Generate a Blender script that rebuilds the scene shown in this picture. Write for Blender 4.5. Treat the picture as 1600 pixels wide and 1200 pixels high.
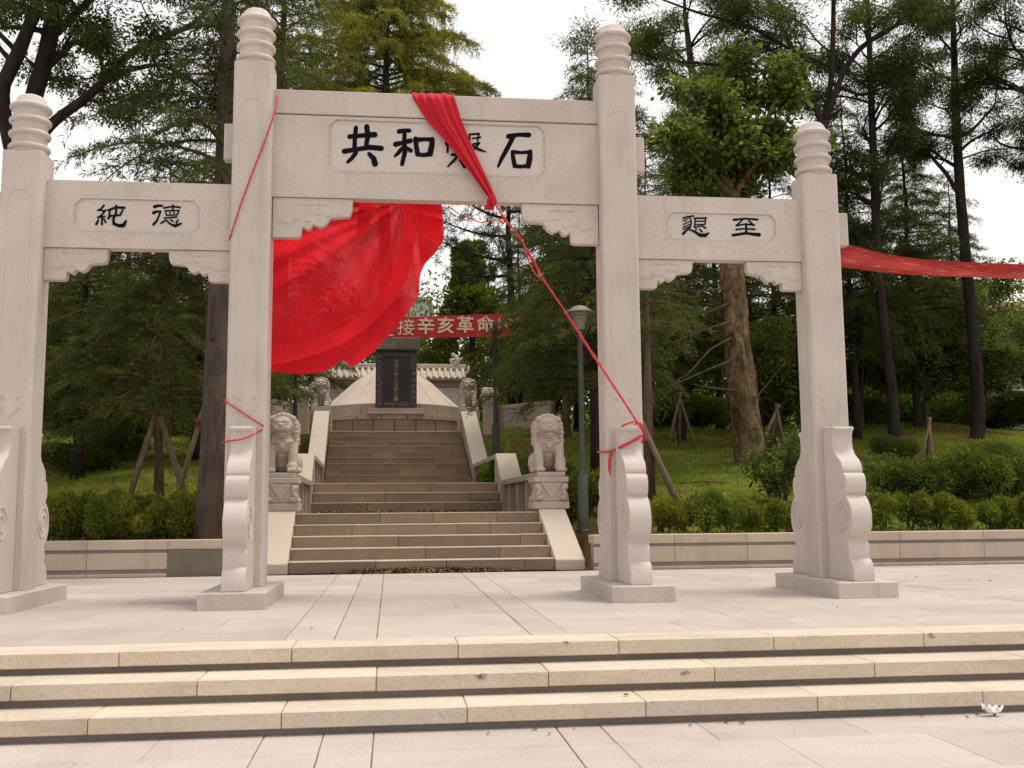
import bpy, bmesh, math, random
import numpy as np
from mathutils import Vector, Matrix, Euler

for o in list(bpy.data.objects):
    bpy.data.objects.remove(o, do_unlink=True)
scene = bpy.context.scene
COL = scene.collection
R = math.radians

# ------------------------------------------------------------------ camera
F_PX = 1628.165
YAW, PITCH, ROLL = 0.1158, 0.1205, -0.0087
CAM = np.array([-0.5246, -11.5528, 0.968])
fw = np.array([math.sin(YAW) * math.cos(PITCH), math.cos(YAW) * math.cos(PITCH), math.sin(PITCH)])
rt0 = np.array([math.cos(YAW), -math.sin(YAW), 0.0])
up0 = np.cross(rt0, fw)
rt = rt0 * math.cos(ROLL) + up0 * math.sin(ROLL)
up = -rt0 * math.sin(ROLL) + up0 * math.cos(ROLL)
cam_data = bpy.data.cameras.new('camera')
cam_data.sensor_width = 36.0
cam_data.lens = 36.0 * F_PX / 1600.0
cam_data.clip_start = 0.1
cam_data.clip_end = 2000.0
cam = bpy.data.objects.new('camera', cam_data)
COL.objects.link(cam)
cam.matrix_world = Matrix(((rt[0], up[0], -fw[0], CAM[0]), (rt[1], up[1], -fw[1], CAM[1]),
                           (rt[2], up[2], -fw[2], CAM[2]), (0, 0, 0, 1)))
scene.camera = cam

# ------------------------------------------------------------------ world, sun, exposure
SUN_DIR = Vector((0.34, 0.02, 1.0)).normalized()      # towards the sun
SUN_EL = math.asin(SUN_DIR.z)
SUN_AZ = math.atan2(SUN_DIR.x, SUN_DIR.y)
world = bpy.data.worlds.new('World')
scene.world = world
world.use_nodes = True
wn, wl = world.node_tree.nodes, world.node_tree.links
wn.clear()
w_out = wn.new('ShaderNodeOutputWorld')
w_bg = wn.new('ShaderNodeBackground')
w_sky = wn.new('ShaderNodeTexSky')
w_sky.sky_type = 'NISHITA'
w_sky.sun_disc = False
w_sky.sun_elevation = SUN_EL
w_sky.sun_rotation = SUN_AZ
w_sky.dust_density = 4.0
w_sky.air_density = 1.5
w_mix = wn.new('ShaderNodeMix')
w_mix.data_type = 'RGBA'
w_mix.inputs[0].default_value = 0.93
w_mix.inputs[7].default_value = (10.2, 9.85, 9.6, 1.0)   # thick bright cloud cover
wl.new(w_sky.outputs[0], w_mix.inputs[6])
wl.new(w_mix.outputs[2], w_bg.inputs[0])
w_bg.inputs[1].default_value = 0.099
wl.new(w_bg.outputs[0], w_out.inputs[0])

sun_data = bpy.data.lights.new('sun', 'SUN')
sun_data.energy = 2.4
sun_data.angle = R(18)
sun_data.color = (1.0, 0.93, 0.82)
sun = bpy.data.objects.new('sun', sun_data)
COL.objects.link(sun)
sun.rotation_euler = SUN_DIR.to_track_quat('Z', 'Y').to_euler()
sun.location = (6, 4, 40)

vs = scene.view_settings
vs.view_transform = 'Standard'
vs.look = 'None'
vs.exposure = 0.12
vs.gamma = 1.0
vs.use_curve_mapping = False
scene.cycles.max_bounces = 5
scene.cycles.diffuse_bounces = 3
scene.cycles.glossy_bounces = 2
scene.cycles.transmission_bounces = 3
scene.cycles.transparent_max_bounces = 6
scene.cycles.use_denoising = True

# ------------------------------------------------------------------ helpers
def ray(u, v):
    return fw + rt * (u - 800.0) / F_PX + up * (600.0 - v) / F_PX
def aty(u, v, y):
    d = ray(u, v); return CAM + d * ((y - CAM[1]) / d[1])
def atz(u, v, z):
    d = ray(u, v); return CAM + d * ((z - CAM[2]) / d[2])
def xat(u, y):
    return float(aty(u, 797.0, y)[0])

def link(o, parent=None):
    COL.objects.link(o)
    if parent is not None:
        o.parent = parent
    return o
def tag(o, label=None, cat=None, group=None, kind=None):
    if label: o['label'] = label
    if cat: o['category'] = cat
    if group: o['group'] = group
    if kind: o['kind'] = kind
    return o
def empty(name, loc=(0, 0, 0), rz=0.0):
    e = bpy.data.objects.new(name, None)
    e.empty_display_size = 0.2
    e.location = loc
    e.rotation_euler = (0, 0, rz)
    COL.objects.link(e)
    return e
def thing(name, label, cat, loc=(0, 0, 0), rz=0.0, group=None):
    return tag(empty(name, loc, rz), label, cat, group)
def copy_tree(o, parent=None):
    c = o.copy(); COL.objects.link(c); c.parent = parent
    for ch in list(o.children):
        copy_tree(ch, c)
    return c

class MB:
    """collects shapes, then links them as one mesh object"""
    def __init__(s): s.v = []; s.f = []
    def add(s, verts, faces):
        n = len(s.v); s.v += [tuple(map(float, p)) for p in verts]
        s.f += [tuple(i + n for i in q) for q in faces]; return s
    def box(s, x0, x1, y0, y1, z0, z1):
        return s.add([(x0, y0, z0), (x1, y0, z0), (x1, y1, z0), (x0, y1, z0), (x0, y0, z1), (x1, y0, z1), (x1, y1, z1), (x0, y1, z1)],
                     [(0, 3, 2, 1), (4, 5, 6, 7), (0, 1, 5, 4), (1, 2, 6, 5), (2, 3, 7, 6), (3, 0, 4, 7)])
    def prism_x(s, prof, x0, x1):
        """prof: list of (y,z), extruded along x"""
        n = len(prof)
        s.add([(x0, y, z) for y, z in prof] + [(x1, y, z) for y, z in prof],
              [tuple(range(n)), tuple(range(2 * n - 1, n - 1, -1))] + [(i, n + i, n + (i + 1) % n, (i + 1) % n) for i in range(n)])
        return s
    def prism_y(s, prof, y0, y1):
        """prof: list of (x,z), extruded along y"""
        n = len(prof)
        s.add([(x, y0, z) for x, z in prof] + [(x, y1, z) for x, z in prof],
              [tuple(range(n)), tuple(range(2 * n - 1, n - 1, -1))] + [(i, n + i, n + (i + 1) % n, (i + 1) % n) for i in range(n)])
        return s
    def lathe(s, prof, n=24, c=(0, 0, 0), sy=1.0):
        """prof: list of (r,z) bottom to top"""
        vs_, fs = [], []
        for r, z in prof:
            for k in range(n):
                a = 2 * math.pi * k / n
                vs_.append((c[0] + r * math.cos(a), c[1] + sy * r * math.sin(a), c[2] + z))
        for j in range(len(prof) - 1):
            for k in range(n):
                fs.append((j * n + k, j * n + (k + 1) % n, (j + 1) * n + (k + 1) % n, (j + 1) * n + k))
        fs.append(tuple(range(n - 1, -1, -1)))
        fs.append(tuple((len(prof) - 1) * n + k for k in range(n)))
        return s.add(vs_, fs)
    def tube(s, pts, rad, n=8, wob=0.0, rnd=None):
        pts = [np.array(p, float) for p in pts]
        if not hasattr(rad, '__len__'): rad = [rad] * len(pts)
        vs_, fs = [], []
        ref = None
        for i, p in enumerate(pts):
            d = pts[min(i + 1, len(pts) - 1)] - pts[max(i - 1, 0)]
            d /= max(np.linalg.norm(d), 1e-9)
            if ref is None:
                ref = np.cross(d, (0, 0, 1.0) if abs(d[2]) < 0.9 else (1.0, 0, 0))
            a = ref - d * (ref @ d); a /= max(np.linalg.norm(a), 1e-9); b = np.cross(d, a); ref = a
            for k in range(n):
                t = 2 * math.pi * k / n
                rr = rad[i] * (1 + (wob * (rnd.random() - 0.5) if wob else 0))
                vs_.append(p + rr * (a * math.cos(t) + b * math.sin(t)))
        for j in range(len(pts) - 1):
            for k in range(n):
                fs.append((j * n + k, j * n + (k + 1) % n, (j + 1) * n + (k + 1) % n, (j + 1) * n + k))
        fs.append(tuple(range(n - 1, -1, -1))); fs.append(tuple((len(pts) - 1) * n + k for k in range(n)))
        return s.add(vs_, fs)
    def ball(s, c, r, nu=10, nv=7, rot=None):
        rx, ry, rz = r if hasattr(r, '__len__') else (r, r, r)
        vs_, fs = [], []
        for j in range(nv + 1):
            ph = math.pi * j / nv
            for k in range(nu):
                t = 2 * math.pi * k / nu
                q = Vector((rx * math.sin(ph) * math.cos(t), ry * math.sin(ph) * math.sin(t), rz * math.cos(ph)))
                if rot is not None: q = rot @ q
                vs_.append((c[0] + q.x, c[1] + q.y, c[2] + q.z))
        for j in range(nv):
            for k in range(nu):
                fs.append((j * nu + k, (j + 1) * nu + k, (j + 1) * nu + (k + 1) % nu, j * nu + (k + 1) % nu))
        return s.add(vs_, fs)
    def mesh(s, name, bevel=0.0, smooth=False, seg=1, weld=False):
        me = bpy.data.meshes.new(name)
        me.from_pydata(s.v, [], s.f)
        bm = bmesh.new(); bm.from_mesh(me)
        if weld: bmesh.ops.remove_doubles(bm, verts=bm.verts, dist=1e-5)
        bmesh.ops.recalc_face_normals(bm, faces=bm.faces)
        if bevel > 0:
            es = [e for e in bm.edges if len(e.link_faces) == 2 and e.calc_face_angle(0) > R(25)]
            bmesh.ops.bevel(bm, geom=es, offset=bevel, segments=seg, profile=0.6, affect='EDGES', clamp_overlap=True)
        bm.to_mesh(me); bm.free()
        if smooth:
            me.shade_smooth()
            if smooth is not True:
                me.set_sharp_from_angle(angle=R(smooth))
        return me
    def build(s, name, mat, parent=None, bevel=0.0, smooth=False, seg=1, loc=None, weld=False):
        me = s.mesh(name, bevel, smooth, seg, weld)
        me.materials.append(mat)
        o = bpy.data.objects.new(name, me)
        if loc is not None: o.location = loc
        return link(o, parent)

def quads_mesh(name, V, mat, nper=4):
    """V: (N, nper, 3) loose polygons -> mesh, fast"""
    V = np.ascontiguousarray(V, dtype=np.float32)
    n = V.shape[0]
    me = bpy.data.meshes.new(name)
    me.vertices.add(n * nper); me.loops.add(n * nper); me.polygons.add(n)
    me.vertices.foreach_set('co', V.reshape(-1))
    me.loops.foreach_set('vertex_index', np.arange(n * nper, dtype=np.int32))
    me.polygons.foreach_set('loop_start', np.arange(0, n * nper, nper, dtype=np.int32))
    me.update(calc_edges=True)
    me.materials.append(mat)
    return me

# ------------------------------------------------------------------ materials
def new_mat(name):
    m = bpy.data.materials.new(name); m.use_nodes = True
    nt = m.node_tree; nt.nodes.clear()
    out = nt.nodes.new('ShaderNodeOutputMaterial')
    return m, nt, out
def nd(nt, t, **kw):
    n = nt.nodes.new(t)
    for k, v in kw.items():
        if k.startswith('i_'):
            key = k[2:]
            n.inputs[int(key) if key.isdigit() else key].default_value = v
        else: setattr(n, k, v)
    return n
def noise(nt, vec, scale, detail=4.0, rough=0.55, dist=0.0):
    n = nd(nt, 'ShaderNodeTexNoise'); n.inputs['Scale'].default_value = scale
    n.inputs['Detail'].default_value = detail; n.inputs['Roughness'].default_value = rough; n.inputs['Distortion'].default_value = dist
    nt.links.new(vec, n.inputs['Vector']); return n.outputs[0]
def ramp(nt, fac, stops):
    r = nd(nt, 'ShaderNodeValToRGB'); e = r.color_ramp.elements
    e[0].position, e[0].color = stops[0][0], (*stops[0][1], 1)
    e[1].position, e[1].color = stops[-1][0], (*stops[-1][1], 1)
    for p, c in stops[1:-1]:
        x = e.new(p); x.color = (*c, 1)
    nt.links.new(fac, r.inputs[0]); return r.outputs[0]
def mixc(nt, fac, a, b, mode='MIX'):
    m = nd(nt, 'ShaderNodeMix', data_type='RGBA', blend_type=mode)
    for sock, val in ((m.inputs[0], fac), (m.inputs[6], a), (m.inputs[7], b)):
        if hasattr(val, 'links'): nt.links.new(val, sock)
        elif isinstance(val, (int, float)): sock.default_value = val
        else: sock.default_value = (*val, 1)
    return m.outputs[2]
def pos(nt): return nd(nt, 'ShaderNodeNewGeometry').outputs['Position']
def scaled(nt, vec, s):
    m = nd(nt, 'ShaderNodeMapping'); m.inputs['Scale'].default_value = s; nt.links.new(vec, m.inputs[0]); return m.outputs[0]

def stone(name, base, var=0.10, speck=0.10, stain=0.25, stain_col=(0.16, 0.13, 0.10), rough=0.75, bump=0.15, rand=0.0, streak=False, speck_scale=160.0, spots=0.0, worn=False):
    m, nt, out = new_mat(name)
    P = pos(nt)
    b = np.array(base)
    cl = ramp(nt, noise(nt, P, 1.3, 5), [(0.25, tuple(b * (1 - var))), (0.75, tuple(np.minimum(b * (1 + var), 0.9)))])
    sp = ramp(nt, noise(nt, P, speck_scale, 2, 0.7), [(0.35, (1 - speck * 2.2,) * 3), (0.5, (1, 1, 1)), (0.75, (1 + speck,) * 3)])
    c = mixc(nt, 1.0, cl, sp, 'MULTIPLY')
    Q = scaled(nt, P, (3.0, 3.0, 0.35)) if streak else P
    st = ramp(nt, noise(nt, Q, 2.1 if streak else 0.9, 6, 0.65, 0.4), [(0.52, (0, 0, 0)), (0.80, (stain, stain, stain))])
    c = mixc(nt, st, c, stain_col)
    if worn:
        wv = ramp(nt, noise(nt, scaled(nt, P, (0.55, 2.0, 2.0)), 1.7, 7, 0.7, 0.8), [(0.50, (0, 0, 0)), (0.72, (0.5,) * 3)])
        c = mixc(nt, wv, c, tuple(np.array(stain_col) * 1.15))
        wd = ramp(nt, noise(nt, P, 7.0, 5, 0.65), [(0.62, (0, 0, 0)), (0.74, (0.30,) * 3)])
        c = mixc(nt, wd, c, tuple(np.array(stain_col) * 0.8))
    if spots > 0:
        v = ramp(nt, noise(nt, P, 23.0, 2, 0.5), [(0.70, (0, 0, 0)), (0.76, (spots,) * 3)])
        c = mixc(nt, v, c, tuple(np.array(stain_col) * 0.7))
    if rand > 0:
        oi = nd(nt, 'ShaderNodeObjectInfo')
        rr = ramp(nt, oi.outputs['Random'], [(0.0, (1 - rand, 1 - rand, 1 - rand)), (1.0, (1 + rand * 0.6, 1 + rand * 0.5, 1 + rand * 0.35))])
        c = mixc(nt, 1.0, c, rr, 'MULTIPLY')
    bs = nd(nt, 'ShaderNodeBsdfPrincipled'); bs.inputs['Roughness'].default_value = rough
    bs.inputs['Specular IOR Level'].default_value = 0.3
    nt.links.new(c, bs.inputs['Base Color'])
    if bump > 0:
        bp = nd(nt, 'ShaderNodeBump'); bp.inputs['Strength'].default_value = bump; bp.inputs['Distance'].default_value = 0.01
        nt.links.new(noise(nt, P, 60.0, 6, 0.7), bp.inputs['Height']); nt.links.new(bp.outputs[0], bs.inputs['Normal'])
    nt.links.new(bs.outputs[0], out.inputs[0])
    return m
def plain(name, col, rough=0.6, metallic=0.0, var=0.15, scale=6.0, bump=0.0, spec=0.35):
    m, nt, out = new_mat(name)
    b = np.array(col)
    c = ramp(nt, noise(nt, pos(nt), scale, 4), [(0.3, tuple(b * (1 - var))), (0.7, tuple(np.minimum(b * (1 + var), 0.95)))])
    bs = nd(nt, 'ShaderNodeBsdfPrincipled'); bs.inputs['Roughness'].default_value = rough; bs.inputs['Metallic'].default_value = metallic
    bs.inputs['Specular IOR Level'].default_value = spec
    nt.links.new(c, bs.inputs['Base Color'])
    if bump > 0:
        bp = nd(nt, 'ShaderNodeBump'); bp.inputs['Strength'].default_value = bump; bp.inputs['Distance'].default_value = 0.02
        nt.links.new(noise(nt, pos(nt), scale * 5, 4), bp.inputs['Height']); nt.links.new(bp.outputs[0], bs.inputs['Normal'])
    nt.links.new(bs.outputs[0], out.inputs[0])
    return m
def leafmat(name, cols, trans=0.35, patch=0.8, dark=0.55):
    """cols: three colours dark..light; per-leaf variation and larger lighter/darker patches of growth"""
    m, nt, out = new_mat(name)
    g = nd(nt, 'ShaderNodeNewGeometry')
    rnd_ = g.outputs['Random Per Island']
    oi = nd(nt, 'ShaderNodeObjectInfo')
    c = ramp(nt, rnd_, [(0.0, cols[0]), (0.55, cols[1]), (1.0, cols[2])])
    big = ramp(nt, noise(nt, g.outputs['Position'], patch, 3), [(0.35, (dark,) * 3), (0.65, (1.25, 1.2, 1.05))])
    c = mixc(nt, 1.0, c, big, 'MULTIPLY')
    oc = ramp(nt, oi.outputs['Random'], [(0.0, (0.85, 0.9, 0.9)), (1.0, (1.12, 1.05, 0.95))])
    c = mixc(nt, 1.0, c, oc, 'MULTIPLY')
    df = nd(nt, 'ShaderNodeBsdfPrincipled'); df.inputs['Roughness'].default_value = 0.6; df.inputs['Specular IOR Level'].default_value = 0.25
    tr = nd(nt, 'ShaderNodeBsdfTranslucent')
    nt.links.new(c, df.inputs['Base Color'])
    nt.links.new(mixc(nt, 1.0, c, (1.2, 1.25, 0.6), 'MULTIPLY'), tr.inputs[0])
    mx = nd(nt, 'ShaderNodeMixShader'); mx.inputs[0].default_value = trans
    nt.links.new(df.outputs[0], mx.inputs[1]); nt.links.new(tr.outputs[0], mx.inputs[2])
    nt.links.new(mx.outputs[0], out.inputs[0])
    return m
def bark(name, a, b, scale=9.0):
    m, nt, out = new_mat(name)
    P = pos(nt)
    n1 = noise(nt, scaled(nt, P, (1, 1, 0.22)), scale, 6, 0.65, 0.6)
    n2 = noise(nt, P, 1.6, 3)
    c = ramp(nt, n1, [(0.32, a), (0.68, b)])
    c = mixc(nt, ramp(nt, n2, [(0.45, (0, 0, 0)), (0.75, (0.5, 0.5, 0.5))]), c, tuple(np.array(b) * 1.35))
    bs = nd(nt, 'ShaderNodeBsdfPrincipled'); bs.inputs['Roughness'].default_value = 0.9; bs.inputs['Specular IOR Level'].default_value = 0.1
    nt.links.new(c, bs.inputs['Base Color'])
    bp = nd(nt, 'ShaderNodeBump'); bp.inputs['Strength'].default_value = 0.7; bp.inputs['Distance'].default_value = 0.03
    nt.links.new(n1, bp.inputs['Height']); nt.links.new(bp.outputs[0], bs.inputs['Normal'])
    nt.links.new(bs.outputs[0], out.inputs[0])
    return m
def cloth(name, col, trans=0.35, weave=900.0, marks=None, thin=0.0, sheer=None):
    m, nt, out = new_mat(name)
    P = pos(nt)
    b = np.array(col)
    c = ramp(nt, noise(nt, P, 2.2, 4), [(0.3, tuple(b * 0.86)), (0.7, tuple(b * 1.12))])
    c = mixc(nt, 1.0, c, ramp(nt, noise(nt, scaled(nt, P, (0.12, 0.12, 1.0)), weave * 0.22, 1), [(0.3, (0.85,) * 3), (0.7, (1.1,) * 3)]), 'MULTIPLY')
    if marks is not None:
        n = noise(nt, scaled(nt, P, (1.1, 1.1, 20.0)), 4.2, 2, 0.5)
        c = mixc(nt, ramp(nt, n, [(0.62, (0, 0, 0)), (0.66, (0.7,) * 3)]), c, marks)
    df = nd(nt, 'ShaderNodeBsdfPrincipled'); df.inputs['Roughness'].default_value = 0.7; df.inputs['Sheen Weight'].default_value = 0.14
    df.inputs['Specular IOR Level'].default_value = 0.08
    tr = nd(nt, 'ShaderNodeBsdfTranslucent')
    nt.links.new(c, df.inputs['Base Color']); nt.links.new(c, tr.inputs[0])
    mx = nd(nt, 'ShaderNodeMixShader'); mx.inputs[0].default_value = trans
    nt.links.new(df.outputs[0], mx.inputs[1]); nt.links.new(tr.outputs[0], mx.inputs[2])
    last = mx.outputs[0]
    if thin > 0:
        tp = nd(nt, 'ShaderNodeBsdfTransparent'); tp.inputs[0].default_value = (1.0, 0.25, 0.28, 1)
        m2 = nd(nt, 'ShaderNodeMixShader'); nt.links.new(ramp(nt, noise(nt, scaled(nt, P, (1.0, 1.0, 0.55)), 1.5, 3), [(0.45, (0.01,) * 3), (0.68, (thin,) * 3)]), m2.inputs[0])
        nt.links.new(last, m2.inputs[1]); nt.links.new(tp.outputs[0], m2.inputs[2]); last = m2.outputs[0]
    nt.links.new(last, out.inputs[0])
    return m

M = {}
M['gate'] = stone('gate_granite', (0.555, 0.490, 0.450), var=0.10, speck=0.10, stain=0.34, stain_col=(0.27, 0.225, 0.19), bump=0.14, streak=True, spots=0.55, speck_scale=95.0, rand=0.06)
M['panel'] = stone('polished_panel_granite', (0.575, 0.515, 0.475), var=0.05, speck=0.08, stain=0.12, stain_col=(0.36, 0.31, 0.27), bump=0.05, speck_scale=75.0)
M['drum'] = stone('drum_granite', (0.570, 0.505, 0.470), var=0.06, speck=0.06, stain=0.16, stain_col=(0.32, 0.27, 0.23), bump=0.08, spots=0.3, speck_scale=120.0, streak=True)
M['pave'] = stone('paving_granite', (0.485, 0.428, 0.390), var=0.08, speck=0.07, stain=0.75, stain_col=(0.36, 0.275, 0.255), bump=0.12, rand=0.09, spots=0.3, speck_scale=60.0, worn=True)
M['joint'] = stone('joint_mortar', (0.23, 0.18, 0.15), var=0.25, speck=0.2, bump=0.3)
M['step'] = stone('step_granite', (0.610, 0.525, 0.425), var=0.09, speck=0.07, stain=0.28, stain_col=(0.31, 0.245, 0.185), bump=0.14, rand=0.09, spots=0.4, speck_scale=60.0, worn=True)
M['riser'] = stone('recess_stone', (0.31, 0.265, 0.25), var=0.15, speck=0.1, bump=0.2)
M['wall'] = stone('planter_wall_stone', (0.50, 0.415, 0.325), var=0.08, speck=0.08, stain=0.35, stain_col=(0.22, 0.19, 0.15), bump=0.15, rand=0.06, streak=True)
M['wall_dirty'] = stone('mossy_wall_stone', (0.17, 0.15, 0.115), var=0.25, speck=0.12, stain=0.7, stain_col=(0.06, 0.065, 0.04), bump=0.3)
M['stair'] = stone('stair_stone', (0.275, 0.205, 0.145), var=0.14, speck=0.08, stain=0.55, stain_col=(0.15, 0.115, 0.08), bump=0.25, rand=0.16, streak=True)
M['stair_old'] = stone('old_stair_stone', (0.270, 0.195, 0.135), var=0.18, speck=0.10, stain=0.65, stain_col=(0.12, 0.085, 0.055), bump=0.3, rand=0.18)
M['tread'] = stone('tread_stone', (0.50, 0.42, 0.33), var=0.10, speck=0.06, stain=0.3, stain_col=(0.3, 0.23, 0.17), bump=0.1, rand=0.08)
M['cheek'] = stone('cheek_stone', (0.53, 0.45, 0.37), var=0.05, speck=0.06, stain=0.18, stain_col=(0.36, 0.3, 0.25), bump=0.08, rand=0.05)
M['rail'] = stone('rail_stone', (0.40, 0.325, 0.265), var=0.10, speck=0.08, stain=0.4, stain_col=(0.20, 0.165, 0.13), bump=0.2, rand=0.08)
M['lion'] = stone('carved_lion_stone', (0.46, 0.385, 0.325), var=0.10, speck=0.10, stain=0.45, stain_col=(0.20, 0.165, 0.14), bump=0.35, streak=False)
M['mound'] = stone('mound_cement', (0.62, 0.51, 0.43), var=0.06, speck=0.05, stain=0.25, stain_col=(0.36, 0.29, 0.25), bump=0.15, spots=0.35)
M['black'] = stone('black_stele_stone', (0.022, 0.018, 0.018), var=0.3, speck=0.2, stain=0.3, stain_col=(0.05, 0.03, 0.03), rough=0.35, bump=0.05)
M['carve'] = stone('stele_border_stone', (0.055, 0.045, 0.045), var=0.5, speck=0.4, stain=0.4, stain_col=(0.16, 0.12, 0.12), rough=0.5, bump=0.8, speck_scale=30.0)
M['cap_old'] = stone('stele_cap_stone', (0.17, 0.145, 0.115), var=0.25, speck=0.3, stain=0.5, stain_col=(0.08, 0.07, 0.05), bump=0.9, speck_scale=28.0)
M['plaster'] = plain('white_plaster', (0.62, 0.58, 0.55), 0.8, var=0.06)
M['tile'] = plain('glazed_roof_tile', (0.62, 0.54, 0.43), 0.5, var=0.2, scale=9.0)
M['gold'] = plain('faded_gold_paint', (0.26, 0.17, 0.085), 0.6, var=0.3, scale=12.0)
M['ink'] = plain('blue_black_paint', (0.010, 0.008, 0.012), 0.9, var=0.3, scale=20.0, spec=0.02)
M['red'] = cloth('red_satin', (0.84, 0.022, 0.036), trans=0.45, thin=0.13)
M['red_thick'] = cloth('red_satin_double', (0.80, 0.017, 0.030), trans=0.30)
M['sash'] = cloth('red_sash_cloth', (0.60, 0.018, 0.035), trans=0.18)
M['banner'] = cloth('red_banner_cloth', (0.60, 0.055, 0.068), trans=0.25)
M['banner2'] = cloth('twisted_banner_cloth', (0.35, 0.024, 0.020), trans=0.12, marks=(0.45, 0.22, 0.14))
M['tie'] = plain('faded_red_tie', (0.16, 0.022, 0.016), 0.8, var=0.3)
M['btext'] = plain('banner_letter', (0.80, 0.60, 0.42), 0.7, var=0.06)
M['rope'] = plain('red_cord', (0.55, 0.035, 0.045), 0.7, var=0.2, scale=40.0)
M['rope2'] = plain('orange_red_cord', (0.46, 0.05, 0.025), 0.7, var=0.2, scale=40.0)
M['lamp'] = plain('lamp_post_paint', (0.070, 0.072, 0.058), 0.5, 0.2, var=0.15)
M['lampdark'] = plain('far_lamp_post_paint', (0.035, 0.035, 0.035), 0.5, 0.1, var=0.15)
M['lampcap'] = plain('lamp_cap_metal', (0.19, 0.18, 0.14), 0.5, 0.1, var=0.1)
M['lampglass'] = plain('lamp_diffuser', (0.20, 0.19, 0.15), 0.4, var=0.15)
M['paper'] = plain('white_paper', (0.85, 0.84, 0.82), 0.8, var=0.03)
M['dryleaf'] = leafmat('dry_leaf', [(0.06, 0.035, 0.03), (0.13, 0.075, 0.05), (0.34, 0.22, 0.12)], trans=0.1, patch=3.0, dark=0.8)
M['bark_grey'] = bark('grey_bark', (0.040, 0.032, 0.028), (0.105, 0.082, 0.066))
M['bark_dark'] = bark('dark_bark', (0.016, 0.012, 0.011), (0.045, 0.034, 0.029))
M['bark_brown'] = bark('brown_bark', (0.050, 0.032, 0.019), (0.175, 0.115, 0.066), 4.0)
m, nt, out = new_mat('plane_bark')
P = pos(nt)
n1 = noise(nt, scaled(nt, P, (1, 1, 0.45)), 3.4, 7, 0.62, 1.2); n2 = noise(nt, scaled(nt, P, (1, 1, 2.2)), 6.0, 5, 0.6, 0.4)
c = ramp(nt, n1, [(0.33, (0.045, 0.028, 0.016)), (0.44, (0.120, 0.078, 0.042)), (0.58, (0.205, 0.143, 0.082)), (0.72, (0.31, 0.24, 0.150))])
c = mixc(nt, 1.0, c, ramp(nt, n2, [(0.3, (0.62,) * 3), (0.7, (1.18,) * 3)]), 'MULTIPLY')
bs = nd(nt, 'ShaderNodeBsdfPrincipled'); bs.inputs['Roughness'].default_value = 0.92; bs.inputs['Specular IOR Level'].default_value = 0.1
nt.links.new(c, bs.inputs['Base Color'])
bp = nd(nt, 'ShaderNodeBump'); bp.inputs['Strength'].default_value = 1.0; bp.inputs['Distance'].default_value = 0.06
nt.links.new(n1, bp.inputs['Height']); nt.links.new(bp.outputs[0], bs.inputs['Normal']); nt.links.new(bs.outputs[0], out.inputs[0])
M['bark_plane'] = m
M['bark_red'] = bark('red_brown_bark', (0.055, 0.036, 0.028), (0.135, 0.090, 0.068), 7.0)
M['stake'] = bark('stake_wood', (0.10, 0.070, 0.045), (0.20, 0.145, 0.095), 14.0)
M['cedar'] = leafmat('cedar_needles', [(0.052, 0.066, 0.022), (0.090, 0.106, 0.033), (0.150, 0.164, 0.050)], 0.48, patch=0.55)
M['cedar_olive'] = leafmat('olive_cedar_needles', [(0.135, 0.145, 0.024), (0.220, 0.232, 0.040), (0.330, 0.335, 0.070)], 0.50, patch=0.5, dark=0.55)
M['pine'] = leafmat('pine_needles', [(0.030, 0.040, 0.022), (0.050, 0.062, 0.033), (0.085, 0.095, 0.050)], 0.25, patch=0.8)
M['locust'] = leafmat('small_leaf', [(0.038, 0.046, 0.014), (0.068, 0.076, 0.024), (0.118, 0.120, 0.040)], 0.42, patch=0.7)
M['plane'] = leafmat('bright_broad_leaf', [(0.075, 0.105, 0.022), (0.135, 0.185, 0.040), (0.270, 0.320, 0.090)], 0.45, patch=0.9, dark=0.6)
M['airy'] = leafmat('feathery_leaf', [(0.056, 0.076, 0.030), (0.094, 0.122, 0.046), (0.156, 0.184, 0.070)], 0.48, patch=0.6)
M['bush'] = leafmat('bush_leaf', [(0.066, 0.092, 0.020), (0.114, 0.152, 0.033), (0.196, 0.238, 0.060)], 0.48, patch=0.9, dark=0.6)
M['hedge'] = leafmat('hedge_leaf', [(0.110, 0.130, 0.020), (0.185, 0.205, 0.033), (0.300, 0.310, 0.062)], 0.48, patch=2.0, dark=0.6)
M['grass'] = leafmat('grass_blade', [(0.115, 0.155, 0.022), (0.190, 0.235, 0.032), (0.300, 0.305, 0.065)], 0.48, patch=0.5, dark=0.6)
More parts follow.
